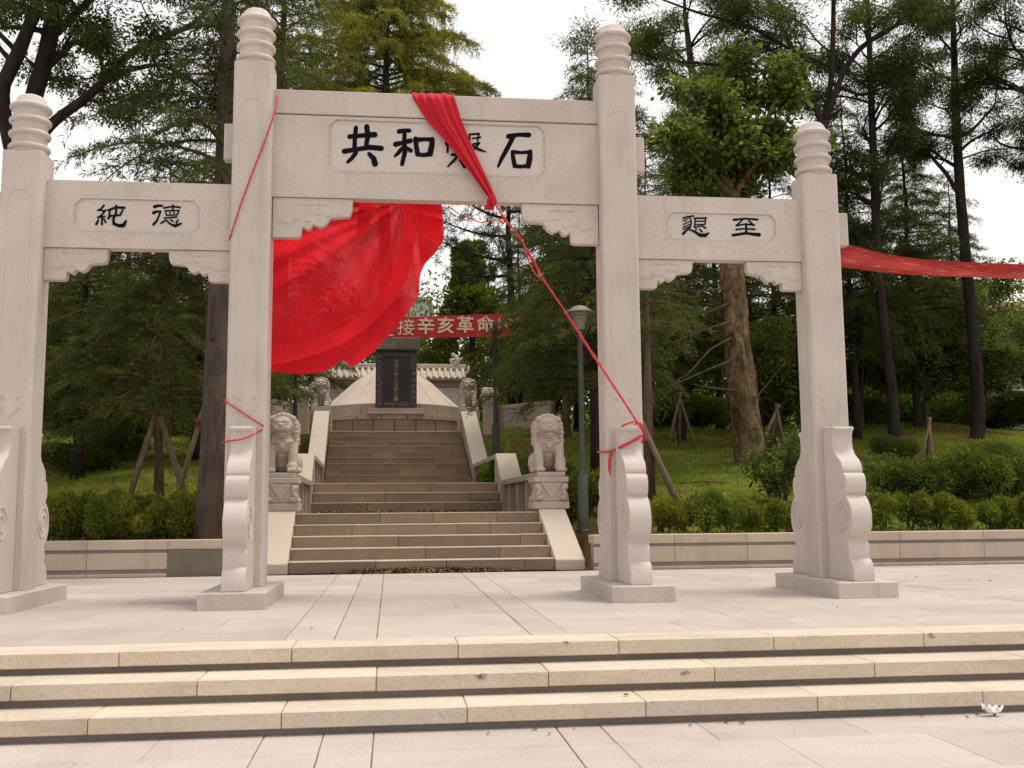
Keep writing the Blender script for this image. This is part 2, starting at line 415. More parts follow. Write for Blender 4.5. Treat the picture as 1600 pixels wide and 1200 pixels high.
# ------------------------------------------------------------------ terrain
Y_WALL = 5.16
STAIR_Y, STAIR_RZ = 5.40, 0.0225
ca, sa = math.cos(STAIR_RZ), math.sin(STAIR_RZ)
def stair_pt(x, s, z=0.0):
    """staircase frame (x across, s along the way up) to world"""
    return (x * ca - s * sa, STAIR_Y + x * sa + s * ca, z)
def stair_inv(x, y):
    dy = y - STAIR_Y
    return x * ca + dy * sa, -x * sa + dy * ca
Z1, Z2, Z3 = 0.94, 1.62, 3.56
S1, S2, S2T, S3, S3T = 1.63, 6.80, 7.62, 13.40, 17.20
def sstep(a, b, t):
    t = min(max((t - a) / (b - a), 0.0), 1.0); return t * t * (3 - 2 * t)
def gz(x, y):
    if y < Y_WALL + 0.12: return -0.55
    z = 0.50 + 0.03 * math.sin(x * 1.7) if y < 6.3 else 0.50 + (y - 6.3) * 0.188
    if y > 24: z = 0.50 + 17.7 * 0.188 + (y - 24) * 0.02 + min(max(y - 34, 0), 70) * 0.10
    z += 0.10 * math.sin(0.41 * x + 0.3 * y) * sstep(6, 10, y) + 0.05 * math.sin(1.3 * x - 0.7 * y) * sstep(6, 9, y)
    sx, s = stair_inv(x, y)
    if s < 20.0:
        low = -0.5 if s < 1.7 else (0.5 if s < 7.6 else (1.2 if s < 17.3 else 3.2))
        k = 1 - sstep(2.75, 3.35, abs(sx)); z = z * (1 - k) + min(z, low) * k
    if 17.0 < s < 29.0:
        k = 1 - sstep(5.2, 7.0, abs(sx)); z = z * (1 - k) + min(z, 3.35) * k
    return z
def axis(lo, hi, core_lo, core_hi, st, far):
    a = list(np.arange(core_lo, core_hi + 1e-6, st))
    d = st; p = core_lo; left = []
    while p > lo: d *= 1.35; p -= d; left.append(max(p, lo))
    d = st; p = core_hi; right = []
    while p < hi: d *= 1.35; p += d; right.append(min(p, hi))
    return left[::-1] + a + right
gx = axis(-300, 300, -14, 22, 0.45, 0)
gy = sorted(set([-60.0, -30.0, -12.0, 0.0, 5.0, Y_WALL + 0.115, Y_WALL + 0.125] + list(np.arange(5.5, 34, 0.45)) + list(np.arange(35, 60, 3.0)) + [70, 90, 120, 170, 250, 400]))
gv = [(x, y, gz(x, y)) for y in gy for x in gx]
nx = len(gx)
gf = [(j * nx + i, j * nx + i + 1, (j + 1) * nx + i + 1, (j + 1) * nx + i) for j in range(len(gy) - 1) for i in range(nx - 1)]
m, nt, out = new_mat('lawn_soil')
P = pos(nt)
c = ramp(nt, noise(nt, P, 1.1, 6, 0.6), [(0.30, (0.085, 0.105, 0.015)), (0.50, (0.145, 0.175, 0.022)), (0.72, (0.215, 0.220, 0.040))])
c = mixc(nt, ramp(nt, noise(nt, P, 0.45, 4), [(0.52, (0, 0, 0)), (0.66, (0.85,) * 3)]), c, (0.150, 0.082, 0.040))
c = mixc(nt, 1.0, c, ramp(nt, noise(nt, P, 40, 3), [(0.3, (0.6,) * 3), (0.7, (1.3,) * 3)]), 'MULTIPLY')
bs = nd(nt, 'ShaderNodeBsdfPrincipled'); bs.inputs['Roughness'].default_value = 0.95; bs.inputs['Specular IOR Level'].default_value = 0.05
nt.links.new(c, bs.inputs['Base Color'])
bp = nd(nt, 'ShaderNodeBump'); bp.inputs['Strength'].default_value = 1.0; bp.inputs['Distance'].default_value = 0.05
nt.links.new(noise(nt, P, 25, 4), bp.inputs['Height']); nt.links.new(bp.outputs[0], bs.inputs['Normal'])
nt.links.new(bs.outputs[0], out.inputs[0]); M['lawn'] = m
g = MB(); g.v = gv; g.f = gf
tag(g.build('ground', M['lawn'], smooth=True), kind='structure')

# ------------------------------------------------------------------ paving: lower plaza, platform, front steps
ZL = -0.465
rnd = random.Random(5)
slab_cache = {}
def slab_mesh(w, d, h, mat, bev=0.004):
    key = (round(w, 2), round(d, 2), round(h, 3), mat.name)
    if key not in slab_cache:
        me = MB().box(-w / 2, w / 2, -d / 2, d / 2, -h, 0).mesh('slab', bevel=bev); me.materials.append(mat); slab_cache[key] = me
    return slab_cache[key]
def put_slab(name, x0, x1, y0, y1, z, mat, parent, h=0.05, gap=0.006, jit=0.0015, bev=0.004):
    o = bpy.data.objects.new(name, slab_mesh(x1 - x0 - gap, y1 - y0 - gap, h, mat, bev))
    o.location = ((x0 + x1) / 2, (y0 + y1) / 2, z + rnd.uniform(-jit, jit)); link(o, parent); return o
plaza = tag(MB().box(-60, 60, -40, -4.40, ZL - 0.2, ZL - 0.014).build('plaza', M['joint']), kind='structure')
platform = tag(MB().box(-60, 60, -3.31, Y_WALL + 0.05, -0.5, -0.014).build('platform', M['joint']), kind='structure')
for (zz, par, ys) in ((0.0, platform, [-3.31, -2.49, -1.60, -0.74, 0.12, 0.98, 1.84, 2.70, 3.56, 4.42, 5.06]),
                      (ZL, plaza, [-4.43, -5.03, -5.89, -6.75, -7.07])):
    ys = sorted(ys)
    for j in range(len(ys) - 1):
        a, b = ys[j], ys[j + 1]
        put_slab('paving_slab', -0.63, 0.57, a, b, zz, M['pave'], par, gap=0.009)
        for e0, e1 in ((-0.95, -0.63), (0.57, 0.87)):
            put_slab('paving_slab', e0, e1, a, b, zz, M['pave'], par, gap=0.009 if rnd.random() < 0.6 else 0.004)
        off = 0.0 if j % 2 else 0.35
        put_slab('paving_slab', -1.33 - off * 0.0, -0.95, a, b, zz, M['pave'], par, gap=0.009)
        x = -1.33
        while x > -6.8:
            w = 1.0 if x < -1.4 else 0.65 + off
            put_slab('paving_slab', x - w, x, a, b, zz, M['pave'], par, gap=0.003); x -= w
        x = 0.87
        while x < 11.0:
            w = 1.0 if x > 1.0 else 0.65 + off
            put_slab('paving_slab', x, x + w, a, b, zz, M['pave'], par, gap=0.003); x += w
# the stone apron beyond what the camera resolves
MB().box(-60, -7.6, -3.31, 5.05, -0.3, -0.004).build('apron', M['pave'], platform)
MB().box(12.2, 60, -3.31, 5.05, -0.3, -0.004).build('apron', M['pave'], platform)
MB().box(-60, 60, -40, -7.07, ZL - 0.15, ZL - 0.003).build('apron', M['pave'], plaza)

steps = tag(MB().prism_x([(-4.425, ZL - 0.1), (-4.425, -0.325), (-4.045, -0.325), (-4.045, -0.17), (-3.655, -0.17), (-3.655, -0.015), (-3.30, -0.015), (-3.30, ZL - 0.1)], -60, 60)
            .build('front_steps', M['riser']), kind='structure')
for k, (yn, yb, zt, off) in enumerate(((-3.745, -3.315, 0.0, -0.03), (-4.13, -3.66, -0.155, -0.62), (-4.51, -4.05, -0.31, -0.02))):
    for i in range(-7, 10):
        x0 = off + i * 1.2
        if -8.5 < x0 < 11:
            o = put_slab('step_block', x0, x0 + 1.2, yn, yb, zt, M['step'], steps, h=0.105, gap=0.005, bev=0.006)
    for i in ((-60, off - 7 * 1.2), (off + 10 * 1.2, 60)):
        put_slab('step_block', i[0], i[1], yn, yb, zt, M['step'], steps, h=0.092)

rk = random.Random(4)
for (u, v, yf) in ((748, 1057, -4.135), (755, 1055, -4.135), (752, 1060, -4.135), (1068, 1053, -4.135), (1072, 1050, -4.135), (1455, 992, -3.75), (1458, 996, -3.75), (885, 1004, -3.75)):
    q = aty(u, v, yf); n = 8
    prof = [(q[0] + (0.008 + 0.014 * rk.random()) * math.cos(6.283 * k / n) * 1.6, q[2] + (0.006 + 0.010 * rk.random()) * math.sin(6.283 * k / n)) for k in range(n)]
    MB().prism_y(prof, yf + 0.002, yf + 0.012).build('scuff_mark', M['riser'], steps)
# ------------------------------------------------------------------ low planter walls
def planter(name, label, x0, x1, joints, dirty=None):
    t = thing(name, label, 'wall', ((x0 + x1) / 2, Y_WALL, 0))
    ox = (x0 + x1) / 2
    js = [x0] + [j for j in joints if x0 < j < x1] + [x1]
    MB().box(x0 - ox + 0.01, x1 - ox - 0.01, 0.05, 0.30, -0.1, 0.50).build('core', M['riser'], t)
    for a, b in zip(js[:-1], js[1:]):
        for nm, za, zb, ya in (('coping_stone', 0.415, 0.555, 0.0), ('wall_panel', 0.115, 0.365, 0.004), ('base_stone', 0.0, 0.050, -0.035)):
            dm = M['wall_dirty'] if (dirty and dirty[0] - 0.01 < (a + b) / 2 < dirty[1] + 0.01 and nm != 'coping_stone') else M['wall']
            yb = 0.46 if nm == 'coping_stone' else 0.06
            if dm is M['wall_dirty'] and nm == 'wall_panel': za, zb, ya = 0.0, 0.405, -0.01
            if dm is M['wall_dirty'] and nm == 'base_stone': continue
            MB().box(a - ox + 0.003, b - ox - 0.003, ya, yb, za, zb).build(nm, dm, t, bevel=0.006)
    return t
planter('planter_wall', 'low grey stone planter wall with a groove, left of the stone staircase', -12.0, -2.72, [-11.1, -9.9, -8.7, -7.5, -6.33, -5.13, -3.93], dirty=(-3.93, -2.72))
planter('planter_wall', 'low pale stone planter wall with grooves, right of the stone staircase', 2.72, 16.0, [2.86, 4.06, 5.28, 6.6, 7.91, 9.4, 10.7, 12.0, 13.3, 14.6])

# ------------------------------------------------------------------ the gateway
A_IN, B_OUT, PW, PD = 2.10, 4.5516, 0.4336, 0.4141
H_IN, H_OUT, PH = 6.06, 4.93, 0.1735
gate = thing('memorial_gateway', 'grey granite memorial gateway of four ringed pillars and three inscribed beams', 'gateway', (0, 0, 0))
C0 = 0.028
def oct_prof(w, d, c):
    return [(-w + c, 0), (w - c, 0), (w, c), (w, d - c), (w - c, d), (-w + c, d), (-w, d - c), (-w, c)]
def column_mesh():
    pass
def scroll(kind):
    """side outline (forward, z) of the drum stone that props a pillar, from the photograph"""
    pts = [(0.0, 1.885), (0.305, 1.875), (0.318, 1.855), (0.312, 1.835), (0.285, 1.825), (0.262, 1.78), (0.255, 1.70), (0.268, 1.63), (0.32, 1.56), (0.40, 1.51), (0.455, 1.46), (0.482, 1.40), (0.487, 1.365), (0.470, 1.350),
           (0.515, 1.342), (0.548, 1.30), (0.560, 1.235), (0.550, 1.16), (0.520, 1.112), (0.508, 1.105), (0.545, 1.085)]
    for k in range(1, 12):           # the big round drum
        a = R(72 - k * 12.2)
        pts.append((0.432 + 0.232 * math.cos(a), 0.855 + 0.262 * math.sin(a)))
    pts += [(0.530, 0.592), (0.548, 0.575), (0.562, 0.50), (0.558, 0.44), (0.553, 0.412), (0.590, 0.405), (0.630, 0.365), (0.655, 0.29), (0.662, 0.22), (0.660, 0.175), (0.0, 0.175)]
    return pts
def motif_arc(mb, y):
    """octagon-ended outline carved at the head of the pillar panel"""
    pts = [(-0.115, -0.055), (-0.088, -0.045), (-0.075, -0.015), (-0.060, 0.0), (0.060, 0.0), (0.075, -0.015), (0.088, -0.045), (0.115, -0.055)]
    return pts
def add_relief(mb, pts, x, y, z, w=0.007):
    mb.tube([(x + a, y, z + b) for a, b in pts], w, n=5)
WD = 0.118
for i, (px, h) in enumerate(((-B_OUT, H_OUT), (-A_IN, H_IN), (A_IN, H_IN), (B_OUT, H_OUT))):
    w = PW / 2
    prof = [(px + a, b) for a, b in oct_prof(w, PD, C0)]
    mb = MB()
    n = 8
    zs = [PH, h]
    mb.add([(x, y, z) for z in zs for x, y in prof], [(j, (j + 1) % 8, 8 + (j + 1) % 8, 8 + j) for j in range(8)] + [tuple(range(7, -1, -1)), tuple(range(8, 16))])
    pil = mb.build('pillar', M['gate'], gate, bevel=0.006)
    # ringed head
    pr = [(0.175, -0.01), (0.185, 0.0)]
    for k in range(4):
        z0 = 0.035 + 0.155 * k
        for a in range(-80, 81, 20):
            pr.append((0.184 + 0.038 * math.cos(R(a)), z0 + 0.040 + 0.034 * math.sin(R(a))))
        pr.append((0.183, z0 + 0.085)); pr.append((0.183, z0 + 0.145))
    pr = pr[:-1] + [(0.165, 0.605), (0.15, 0.645), (0.125, 0.675), (0.08, 0.695), (0.03, 0.702)]
    MB().lathe(pr, 32, (px, PD / 2, h)).build('ringed_finial', M['gate'], pil, smooth=40)
    # drum stones front and back
    sp = scroll(0)
    MB().prism_x([(-a - 0.002, z) for a, z in sp], px - WD, px + WD).build('drum_stone', M['drum'], pil, bevel=0.008, smooth=30)
    MB().prism_x([(PD + a + 0.002, z) for a, z in sp], px - WD, px + WD).build('drum_stone', M['drum'], pil, bevel=0.008, smooth=30)
    # carved spirals on the drum cheeks
    for sx in (-1, 1):
        for fwd in (-1, 1):
            mb = MB()
            pts = []
            for k in range(34):
                a = R(k * 22); r = 0.185 - 0.0045 * k
                yy = 0.432 + r * math.cos(a); zz = 0.855 + r * math.sin(a) * 1.1
                pts.append((px + sx * (WD + 0.001), (-yy if fwd < 0 else PD + yy), zz))
            mb.tube(pts, 0.009, n=5)
            mb.build('spiral_carving', M['gate'], pil)
    # panel outline carved on the front face
    zt = h - 0.445
    zb_ = 2.22
    mb = MB()
    add_relief(mb, motif_arc(None, 0), px, -0.001, zt, 0.006)
    for sgn in (-1, 1):
        add_relief(mb, [(sgn * 0.125, -0.06), (sgn * 0.125, zb_ - zt)], px, 0.0005, zt, 0.003)
        add_relief(mb, [(sgn * 0.125, 0.0), (sgn * 0.06, 0.0)], px, -0.001, zb_, 0.006)
        add_relief(mb, [(sgn * 0.055, -0.03), (sgn * 0.08, -0.045), (sgn * 0.095, -0.03), (sgn * 0.088, -0.01), (sgn * 0.07, -0.012)], px, -0.001, zb_, 0.005)
    rp = [(-0.118, -0.075)] + [(-0.088 + 0.034 * math.cos(a), -0.085 + 0.05 * math.sin(a)) for a in np.linspace(math.pi, math.pi * 1.75, 7)]
    rp += [(0.072 * math.cos(a), -0.135 + 0.075 * math.sin(a)) for a in np.linspace(math.pi * 0.98, math.pi * 2.02, 13)]
    rp += [(0.088 + 0.034 * math.cos(a), -0.085 + 0.05 * math.sin(a)) for a in np.linspace(math.pi * 1.25, math.pi * 2, 7)] + [(0.118, -0.075)]
    add_relief(mb, rp, px, -0.001, zb_, 0.007)
    mb.build('panel_carving', M['gate'], pil)
    # plinth
    MB().box(px - 0.336, px + 0.336, -0.7514, PD + 0.703, -0.02, PH).build('plinth', M['gate'], gate, bevel=0.01)

def beam(name, x0, x1, z0, z1, yb0, yb1, pan, cap=None):
    """pan: (px0,px1,pz0,pz1) sunk eight-sided panel; returns the beam object"""
    mb = MB()
    a0, a1, b0, b1 = pan
    c, dp = 0.075, 0.016
    ztop = cap if cap else z1
    octv = [(a0 + c, b0), (a1 - c, b0), (a1, b0 + c), (a1, b1 - c), (a1 - c, b1), (a0 + c, b1), (a0, b1 - c), (a0, b0 + c)]
    V = [(x0, yb0, z0), (x1, yb0, z0), (x1, yb0, ztop), (x0, yb0, ztop)] + [(x, yb0, z) for x, z in octv] + [(x, yb0 + dp, z) for x, z in octv] + \
        [(x0, yb1, z0), (x1, yb1, z0), (x1, yb1, ztop), (x0, yb1, ztop)]
    Fc = [(0, 1, 5, 4), (1, 6, 5), (1, 2, 7, 6), (2, 8, 7), (2, 3, 9, 8), (3, 10, 9), (3, 0, 11, 10), (0, 4, 11)]
    Fc += [(4 + k, 4 + (k + 1) % 8, 12 + (k + 1) % 8, 12 + k) for k in range(8)] + []
    Fc += [(20, 23, 22, 21), (0, 20, 21, 1), (1, 21, 22, 2), (2, 22, 23, 3), (3, 23, 20, 0)]
    mb.add(V, Fc)
    o = mb.build(name, M['gate'], gate)
    MB().prism_y(octv, yb0 + dp, yb0 + dp + 0.02).build('inscription_panel', M['panel'], o)
    # raised rim line round the panel
    rim = MB()
    loop = [(x, yb0 - 0.001, z) for x, z in octv]
    rim.tube(loop + [loop[0]], 0.006, n=4)
    rim.build('panel_rim', M['gate'], o)
    if cap:
        MB().box(x0, x1, yb0 - 0.012, yb1 + 0.012, cap + 0.014, z1).build('capping_course', M['gate'], o, bevel=0.008)
        MB().box(x0, x1, yb0 + 0.03, yb1 - 0.03, cap - 0.02, cap + 0.03).build('shadow_joint', M['riser'], o)
    return o
YB0, YB1 = 0.14, 0.30
main = beam('main_beam', -A_IN + PW / 2 - 0.01, A_IN - PW / 2 + 0.01, 4.522, 5.785, YB0, YB1, (-1.25, 1.25, 4.835, 5.452), cap=5.488)
left = beam('side_beam', -B_OUT + PW / 2 - 0.01, -A_IN - PW / 2 + 0.01, 3.885, 4.647, YB0, YB1, (-4.02, -2.675, 4.075, 4.45))
right = beam('side_beam', A_IN + PW / 2 - 0.01, B_OUT - PW / 2 + 0.01, 3.885, 4.647, YB0, YB1, (2.69, 4.025, 4.125, 4.455))
for x0, x1, z0, z1 in ((-2.43, -2.31, 4.94, 5.365), (2.31, 2.445, 4.94, 5.36), (4.76, 4.935, 4.095, 4.495), (-4.935, -4.76, 4.095, 4.495)):
    MB().box(x0, x1, 0.15, 0.29, z0, z1).build('beam_end', M['gate'], gate, bevel=0.008)

def brace(x_col, x_in, z_top, zh):
    """scalloped brace under a beam: x_col at the pillar, x_in its inner tip, zh its depth at the pillar"""
    base = [(1.0, 0.0), (0.99, 0.30), (0.96, 0.44), (0.72, 0.49), (0.665, 0.66), (0.60, 0.735), (0.505, 0.655), (0.475, 0.77), (0.43, 0.795), (0.37, 0.72), (0.355, 0.97), (0.30, 1.0), (0.0, 1.0), (0.0, 0.0)]
    w = x_in - x_col
    prof = [(x_col + w * a, z_top - zh * b) for a, b in base]
    o = MB().prism_y(prof, 0.165, 0.275).build('scalloped_brace', M['gate'], gate, bevel=0.006)
    rl = random.Random(int(x_in * 100))
    mb = MB()
    mb.tube([(x_col + w * 0.28, 0.163, z_top - zh * 0.17), (x_col + w * 0.66, 0.163, z_top - zh * 0.17)], 0.005, n=4)
    mb.tube([(x_col + w * 0.05, 0.163, z_top - zh * 0.66), (x_col + w * 0.12, 0.163, z_top - zh * 0.60), (x_col + w * 0.2, 0.163, z_top - zh * 0.67), (x_col + w * 0.28, 0.163, z_top - zh * 0.62)], 0.006, n=4)
    for k in range(5):
        a = 0.3 + 0.13 * k; b = 0.33 + 0.06 * rl.random() + (0.15 if k < 2 else 0)
        mb.tube([(x_col + w * (a + 0.05 * math.cos(t)), 0.163, z_top - zh * (b + 0.07 * math.sin(t))) for t in np.linspace(0.2, 2.9, 6)], 0.005, n=4)
    mb.build('cloud_carving', M['gate'], o)
brace(-1.876, -0.975, 4.519, 0.465)
brace(1.876, 0.970, 4.519, 0.470)
brace(-4.333, -3.655, 3.882, 0.36)
brace(-2.319, -3.003, 3.882, 0.355)
brace(2.319, 3.000, 3.882, 0.350)
brace(4.333, 3.656, 3.882, 0.345)

# brush lettering, stroke by stroke: (x, y, width) in the units of each panel tracing
def strokes(name, parent, data, ox, oy, sc, ypl, wk=1.18):
    mb = MB()
    for k, st in enumerate(data):
        pts = []
        for a, b in zip(st[:-1], st[1:]):
            for t in np.linspace(0, 1, 7)[:-1]:
                pts.append([a[i] * (1 - t) + b[i] * t for i in range(3)])
        pts.append(list(st[-1]))
        L, Rr = [], []
        for i, p_ in enumerate(pts):
            d = np.array(pts[min(i + 1, len(pts) - 1)][:2], float) - np.array(pts[max(i - 1, 0)][:2], float)
            d /= max(np.linalg.norm(d), 1e-6); nrm = np.array([-d[1], d[0]])
            L.append(np.array(p_[:2]) + nrm * p_[2] * wk / 2); Rr.append(np.array(p_[:2]) - nrm * p_[2] * wk / 2)
        d0 = np.array(pts[0][:2]) - np.array(pts[1][:2]); d0 = d0 / max(np.linalg.norm(d0), 1e-6)
        d1 = np.array(pts[-1][:2]) - np.array(pts[-2][:2]); d1 = d1 / max(np.linalg.norm(d1), 1e-6)
        def capp(c_, d_, w_, s_):
            nr = np.array([-d_[1], d_[0]])
            return [np.array(c_[:2]) + (nr * math.cos(a) * s_ + d_ * math.sin(a)) * w_ * wk / 2 for a in np.linspace(0, math.pi, 7)[1:-1]]
        outl = L + capp(pts[-1], d1, pts[-1][2], 1) + Rr[::-1] + capp(pts[0], d0, pts[0][2], 1)
        yf = ypl - 0.003 - 0.0005 * k
        P3 = [aty(ox + q[0] / sc, oy + q[1] / sc, ypl) for q in outl]
        n = len(P3)
        c3 = np.mean(P3, axis=0)
        Vv = [(q[0], yf, q[2]) for q in P3] + [(q[0], ypl + 0.004, q[2]) for q in P3]
        mb.add(Vv, [(i, n + i, n + (i + 1) % n, (i + 1) % n) for i in range(n)])
        # ribbon triangulation of the face: pair the two sides
        nl = len(L); nc = 5
        idx_l = list(range(nl)); idx_c1 = list(range(nl, nl + nc)); idx_r = list(range(nl + nc, nl + nc + nl))[::-1]; idx_c0 = list(range(2 * nl + nc, 2 * nl + 2 * nc))
        base = len(mb.v) - 2 * n
        fs = [(base + idx_l[i], base + idx_l[i + 1], base + idx_r[i + 1], base + idx_r[i]) for i in range(nl - 1)]
        fs.append(tuple(base + q for q in [idx_l[-1]] + idx_c1 + [idx_r[-1]])); fs.append(tuple(base + q for q in [idx_r[0]] + idx_c0 + [idx_l[0]]))
        mb.f += fs
    return mb.build(name, M['ink'], parent)
YP = YB0 + 0.016
def S(*p): return list(p)
MAIN = [
 [S((250, 132, 26), (242, 200, 26), (240, 275, 28)), S((325, 125, 32), (332, 190, 30), (318, 275, 26)), S((205, 194, 28), (280, 187, 26), (380, 180, 34)), S((168, 296, 30), (260, 281, 26), (340, 268, 30), (425, 275, 32)), S((250, 305, 26), (220, 345, 24), (192, 370, 18)), S((342, 314, 24), (372, 345, 32), (382, 382, 36))],
 [S((550, 158, 30), (585, 150, 22), (620, 152, 26)), S((525, 247, 32), (580, 235, 24), (628, 222, 30)), S((588, 150, 24), (585, 220, 26), (590, 300, 28), (570, 385, 24)), S((572, 272, 22), (545, 305, 24), (520, 330, 14)), S((598, 270, 20), (630, 290, 26)), S((664, 210, 30), (668, 260, 28), (678, 315, 30)), S((668, 216, 30), (730, 212, 22), (782, 216, 28)), S((780, 212, 28), (776, 260, 34), (764, 312, 34)), S((680, 318, 24), (720, 322, 24), (768, 314, 30))],
 [S((1038, 178, 12), (1040, 215, 12), (1022, 262, 10)), S((1045, 178, 12), (1104, 174, 13)), S((1102, 176, 12), (1094, 222, 11)), S((1060, 206, 9), (1114, 199, 11)), S((1062, 246, 10), (1106, 238, 14)), S((1104, 240, 14), (1072, 280, 12), (1040, 300, 8)), S((1062, 256, 12), (1100, 282, 17), (1150, 299, 7)),
  S((872, 240, 12), (884, 258, 12)), S((890, 190, 14), (885, 300, 14)), S((895, 195, 14), (985, 190, 14)), S((985, 190, 14), (982, 300, 14)), S((880, 245, 12), (1000, 238, 12)), S((915, 320, 16), (1068, 312, 18)), S((962, 322, 18), (930, 360, 16), (887, 402, 9)), S((972, 356, 16), (1000, 398, 18)), S((975, 358, 15), (1050, 352, 15)), S((1050, 352, 15), (1040, 405, 15)), S((1000, 405, 15), (1042, 402, 15))],
 [S((1308, 192, 30), (1380, 180, 24), (1450, 182, 30)), S((1345, 190, 26), (1295, 285, 28), (1262, 345, 24), (1236, 402, 14)), S((1335, 298, 20), (1342, 345, 26), (1352, 395, 26)), S((1340, 300, 24), (1400, 305, 18), (1460, 300, 24)), S((1460, 298, 26), (1456, 345, 34), (1446, 398, 32)), S((1350, 398, 24), (1400, 402, 22), (1448, 396, 24))],
]
for st in MAIN: strokes('character', main, st, 500, 170, 1600 / 360.0, YP)
LEFT = [
 [S((455, 152, 20), (420, 195, 20), (385, 208, 18)), S((392, 206, 16), (452, 214, 16)), S((474, 205, 18), (430, 262, 18), (385, 292, 20)), S((392, 288, 14), (465, 278, 16)), S((432, 290, 16), (432, 370, 20)), S((392, 318, 16), (368, 366, 24)), S((452, 302, 14), (474, 345, 20)),
  S((502, 208, 20), (590, 176, 22), (688, 180, 24)), S((595, 155, 20), (592, 240, 22), (562, 305, 22), (566, 362, 28), (630, 385, 32), (680, 378, 38), (706, 328, 18)), S((522, 212, 16), (514, 285, 18)), S((502, 300, 20), (535, 272, 18), (640, 264, 18)), S((640, 266, 16), (668, 206, 16))],
 [S((1030, 168, 34), (1070, 156, 26), (1115, 158, 22)), S((1018, 238, 32), (1060, 220, 22), (1100, 222, 16)), S((1098, 220, 18), (1060, 320, 20), (1018, 370, 26)), S((1135, 182, 18), (1230, 165, 16), (1318, 176, 20)), S((1240, 148, 16), (1236, 205, 16)), S((1150, 214, 14), (1310, 210, 14)), S((1152, 214, 13), (1166, 266, 13)), S((1308, 211, 14), (1284, 264, 14)), S((1163, 265, 12), (1286, 262, 12)), S((1202, 215, 10), (1208, 263, 10)), S((1252, 213, 10), (1250, 263, 10)), S((1138, 297, 13), (1282, 286, 15)),
  S((1160, 318, 14), (1105, 355, 18)), S((1165, 325, 14), (1215, 370, 18), (1265, 386, 30), (1332, 360, 16)), S((1212, 316, 12), (1238, 336, 14)), S((1296, 318, 12), (1278, 350, 16))],
]
for st in LEFT: strokes('character', left, st, 100, 300, 1600 / 220.0, YP)
RIGHT = [
 [S((340, 222, 14), (400, 206, 14), (464, 200, 16)), S((372, 224, 11), (342, 258, 11)), S((402, 222, 11), (368, 262, 11)), S((420, 214, 13), (440, 272, 14), (424, 330, 14), (392, 362, 10)), S((424, 262, 11), (345, 296, 12)), S((430, 290, 11), (342, 328, 12)), S((428, 316, 11), (345, 352, 12)),
  S((470, 226, 15), (606, 224, 17)), S((482, 226, 13), (474, 332, 14)), S((490, 262, 11), (592, 258, 11)), S((482, 300, 11), (590, 297, 12)), S((602, 226, 13), (590, 298, 12)), S((474, 334, 12), (532, 318, 12)), S((535, 298, 12), (600, 340, 15)),
  S((398, 348, 14), (344, 402, 26)), S((402, 350, 12), (470, 378, 18), (540, 422, 30), (595, 420, 36), (634, 396, 14)), S((494, 352, 11), (474, 382, 13)), S((530, 350, 12), (556, 380, 16))],
 [S((920, 244, 24), (1050, 230, 18), (1188, 242, 22)), S((1018, 246, 15), (948, 310, 18)), S((950, 311, 16), (1050, 292, 15), (1152, 304, 18)), S((1088, 254, 15), (1146, 306, 20)), S((1060, 290, 20), (1062, 402, 22)), S((948, 354, 18), (1050, 344, 14), (1158, 352, 18)), S((912, 418, 28), (1060, 396, 24), (1160, 410, 30), (1206, 414, 36))],
]
for st in RIGHT: strokes('character', right, st, 1020, 310, 1600 / 220.0, YP)
# ------------------------------------------------------------------ staircase up to the tomb
HW = 2.13
stair = thing('stone_staircase', 'brown weathered stone staircase climbing in three flights to the tomb mound', 'staircase', stair_pt(0, 0, 0), STAIR_RZ)
rs = random.Random(11)
def step_row(s0, depth, z0, z1, mat, joints, over=0.015, top=None):
    js = [-HW] + joints + [HW]
    for a, b in zip(js[:-1], js[1:]):
        jz = rs.uniform(-0.002, 0.002)
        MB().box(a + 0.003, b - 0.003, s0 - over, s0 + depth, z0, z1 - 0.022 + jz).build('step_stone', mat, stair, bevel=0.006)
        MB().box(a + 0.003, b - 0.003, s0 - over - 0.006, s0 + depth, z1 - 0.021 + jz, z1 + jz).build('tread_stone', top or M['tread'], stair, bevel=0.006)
JL = [[-0.75, 0.35, 1.55], [0.05, 1.25], [-0.30, 1.62], [-1.25, 0.62, 1.2], [-0.62, 0.30, 1.48]]
for k in range(5):
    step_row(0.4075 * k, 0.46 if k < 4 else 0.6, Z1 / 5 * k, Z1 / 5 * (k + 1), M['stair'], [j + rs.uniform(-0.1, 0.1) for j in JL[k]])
MB().prism_x([(0.3, -0.1), (0.3, 0.16), (0.75, 0.16), (0.75, 0.35), (1.15, 0.35), (1.15, 0.53), (1.55, 0.53), (1.55, 0.70), (6.9, 0.70), (6.9, -0.1)], -HW + 0.01, HW - 0.01).build('stair_core', M['stair_old'], stair)
for j, (a, b) in enumerate(((2.232, 3.4), (3.404, 4.6), (4.604, 5.75), (5.754, 6.9))):
    MB().box(-HW, HW, a, b, 0.6, Z1 - 0.004).build('landing_slab', M['stair'], stair, bevel=0.006)
dz = (Z2 - Z1) / 3
for k in range(3):
    step_row(S2 + 0.41 * k, 0.5, Z1 + dz * k, Z1 + dz * (k + 1), M['stair_old'], [rs.uniform(-1.6, -0.5), rs.uniform(0.2, 1.5)])
for a, b in ((8.125, 9.8), (9.804, 11.6), (11.604, 13.5)):
    MB().box(-HW, HW, a, b, 1.0, Z2 - 0.004).build('landing_slab', M['stair_old'], stair, bevel=0.006)
dz = (Z3 - Z2) / 10
for k in range(10):
    step_row(S3 + 0.4222 * k, 0.52 if k < 9 else 0.8, Z2 + dz * k, Z2 + dz * (k + 1), M['stair_old'], sorted([rs.uniform(-1.7, -0.6), rs.uniform(-0.3, 0.7), rs.uniform(1.0, 1.8)]), over=0.02, top=M['stair'] if k < 9 else M['cheek'])
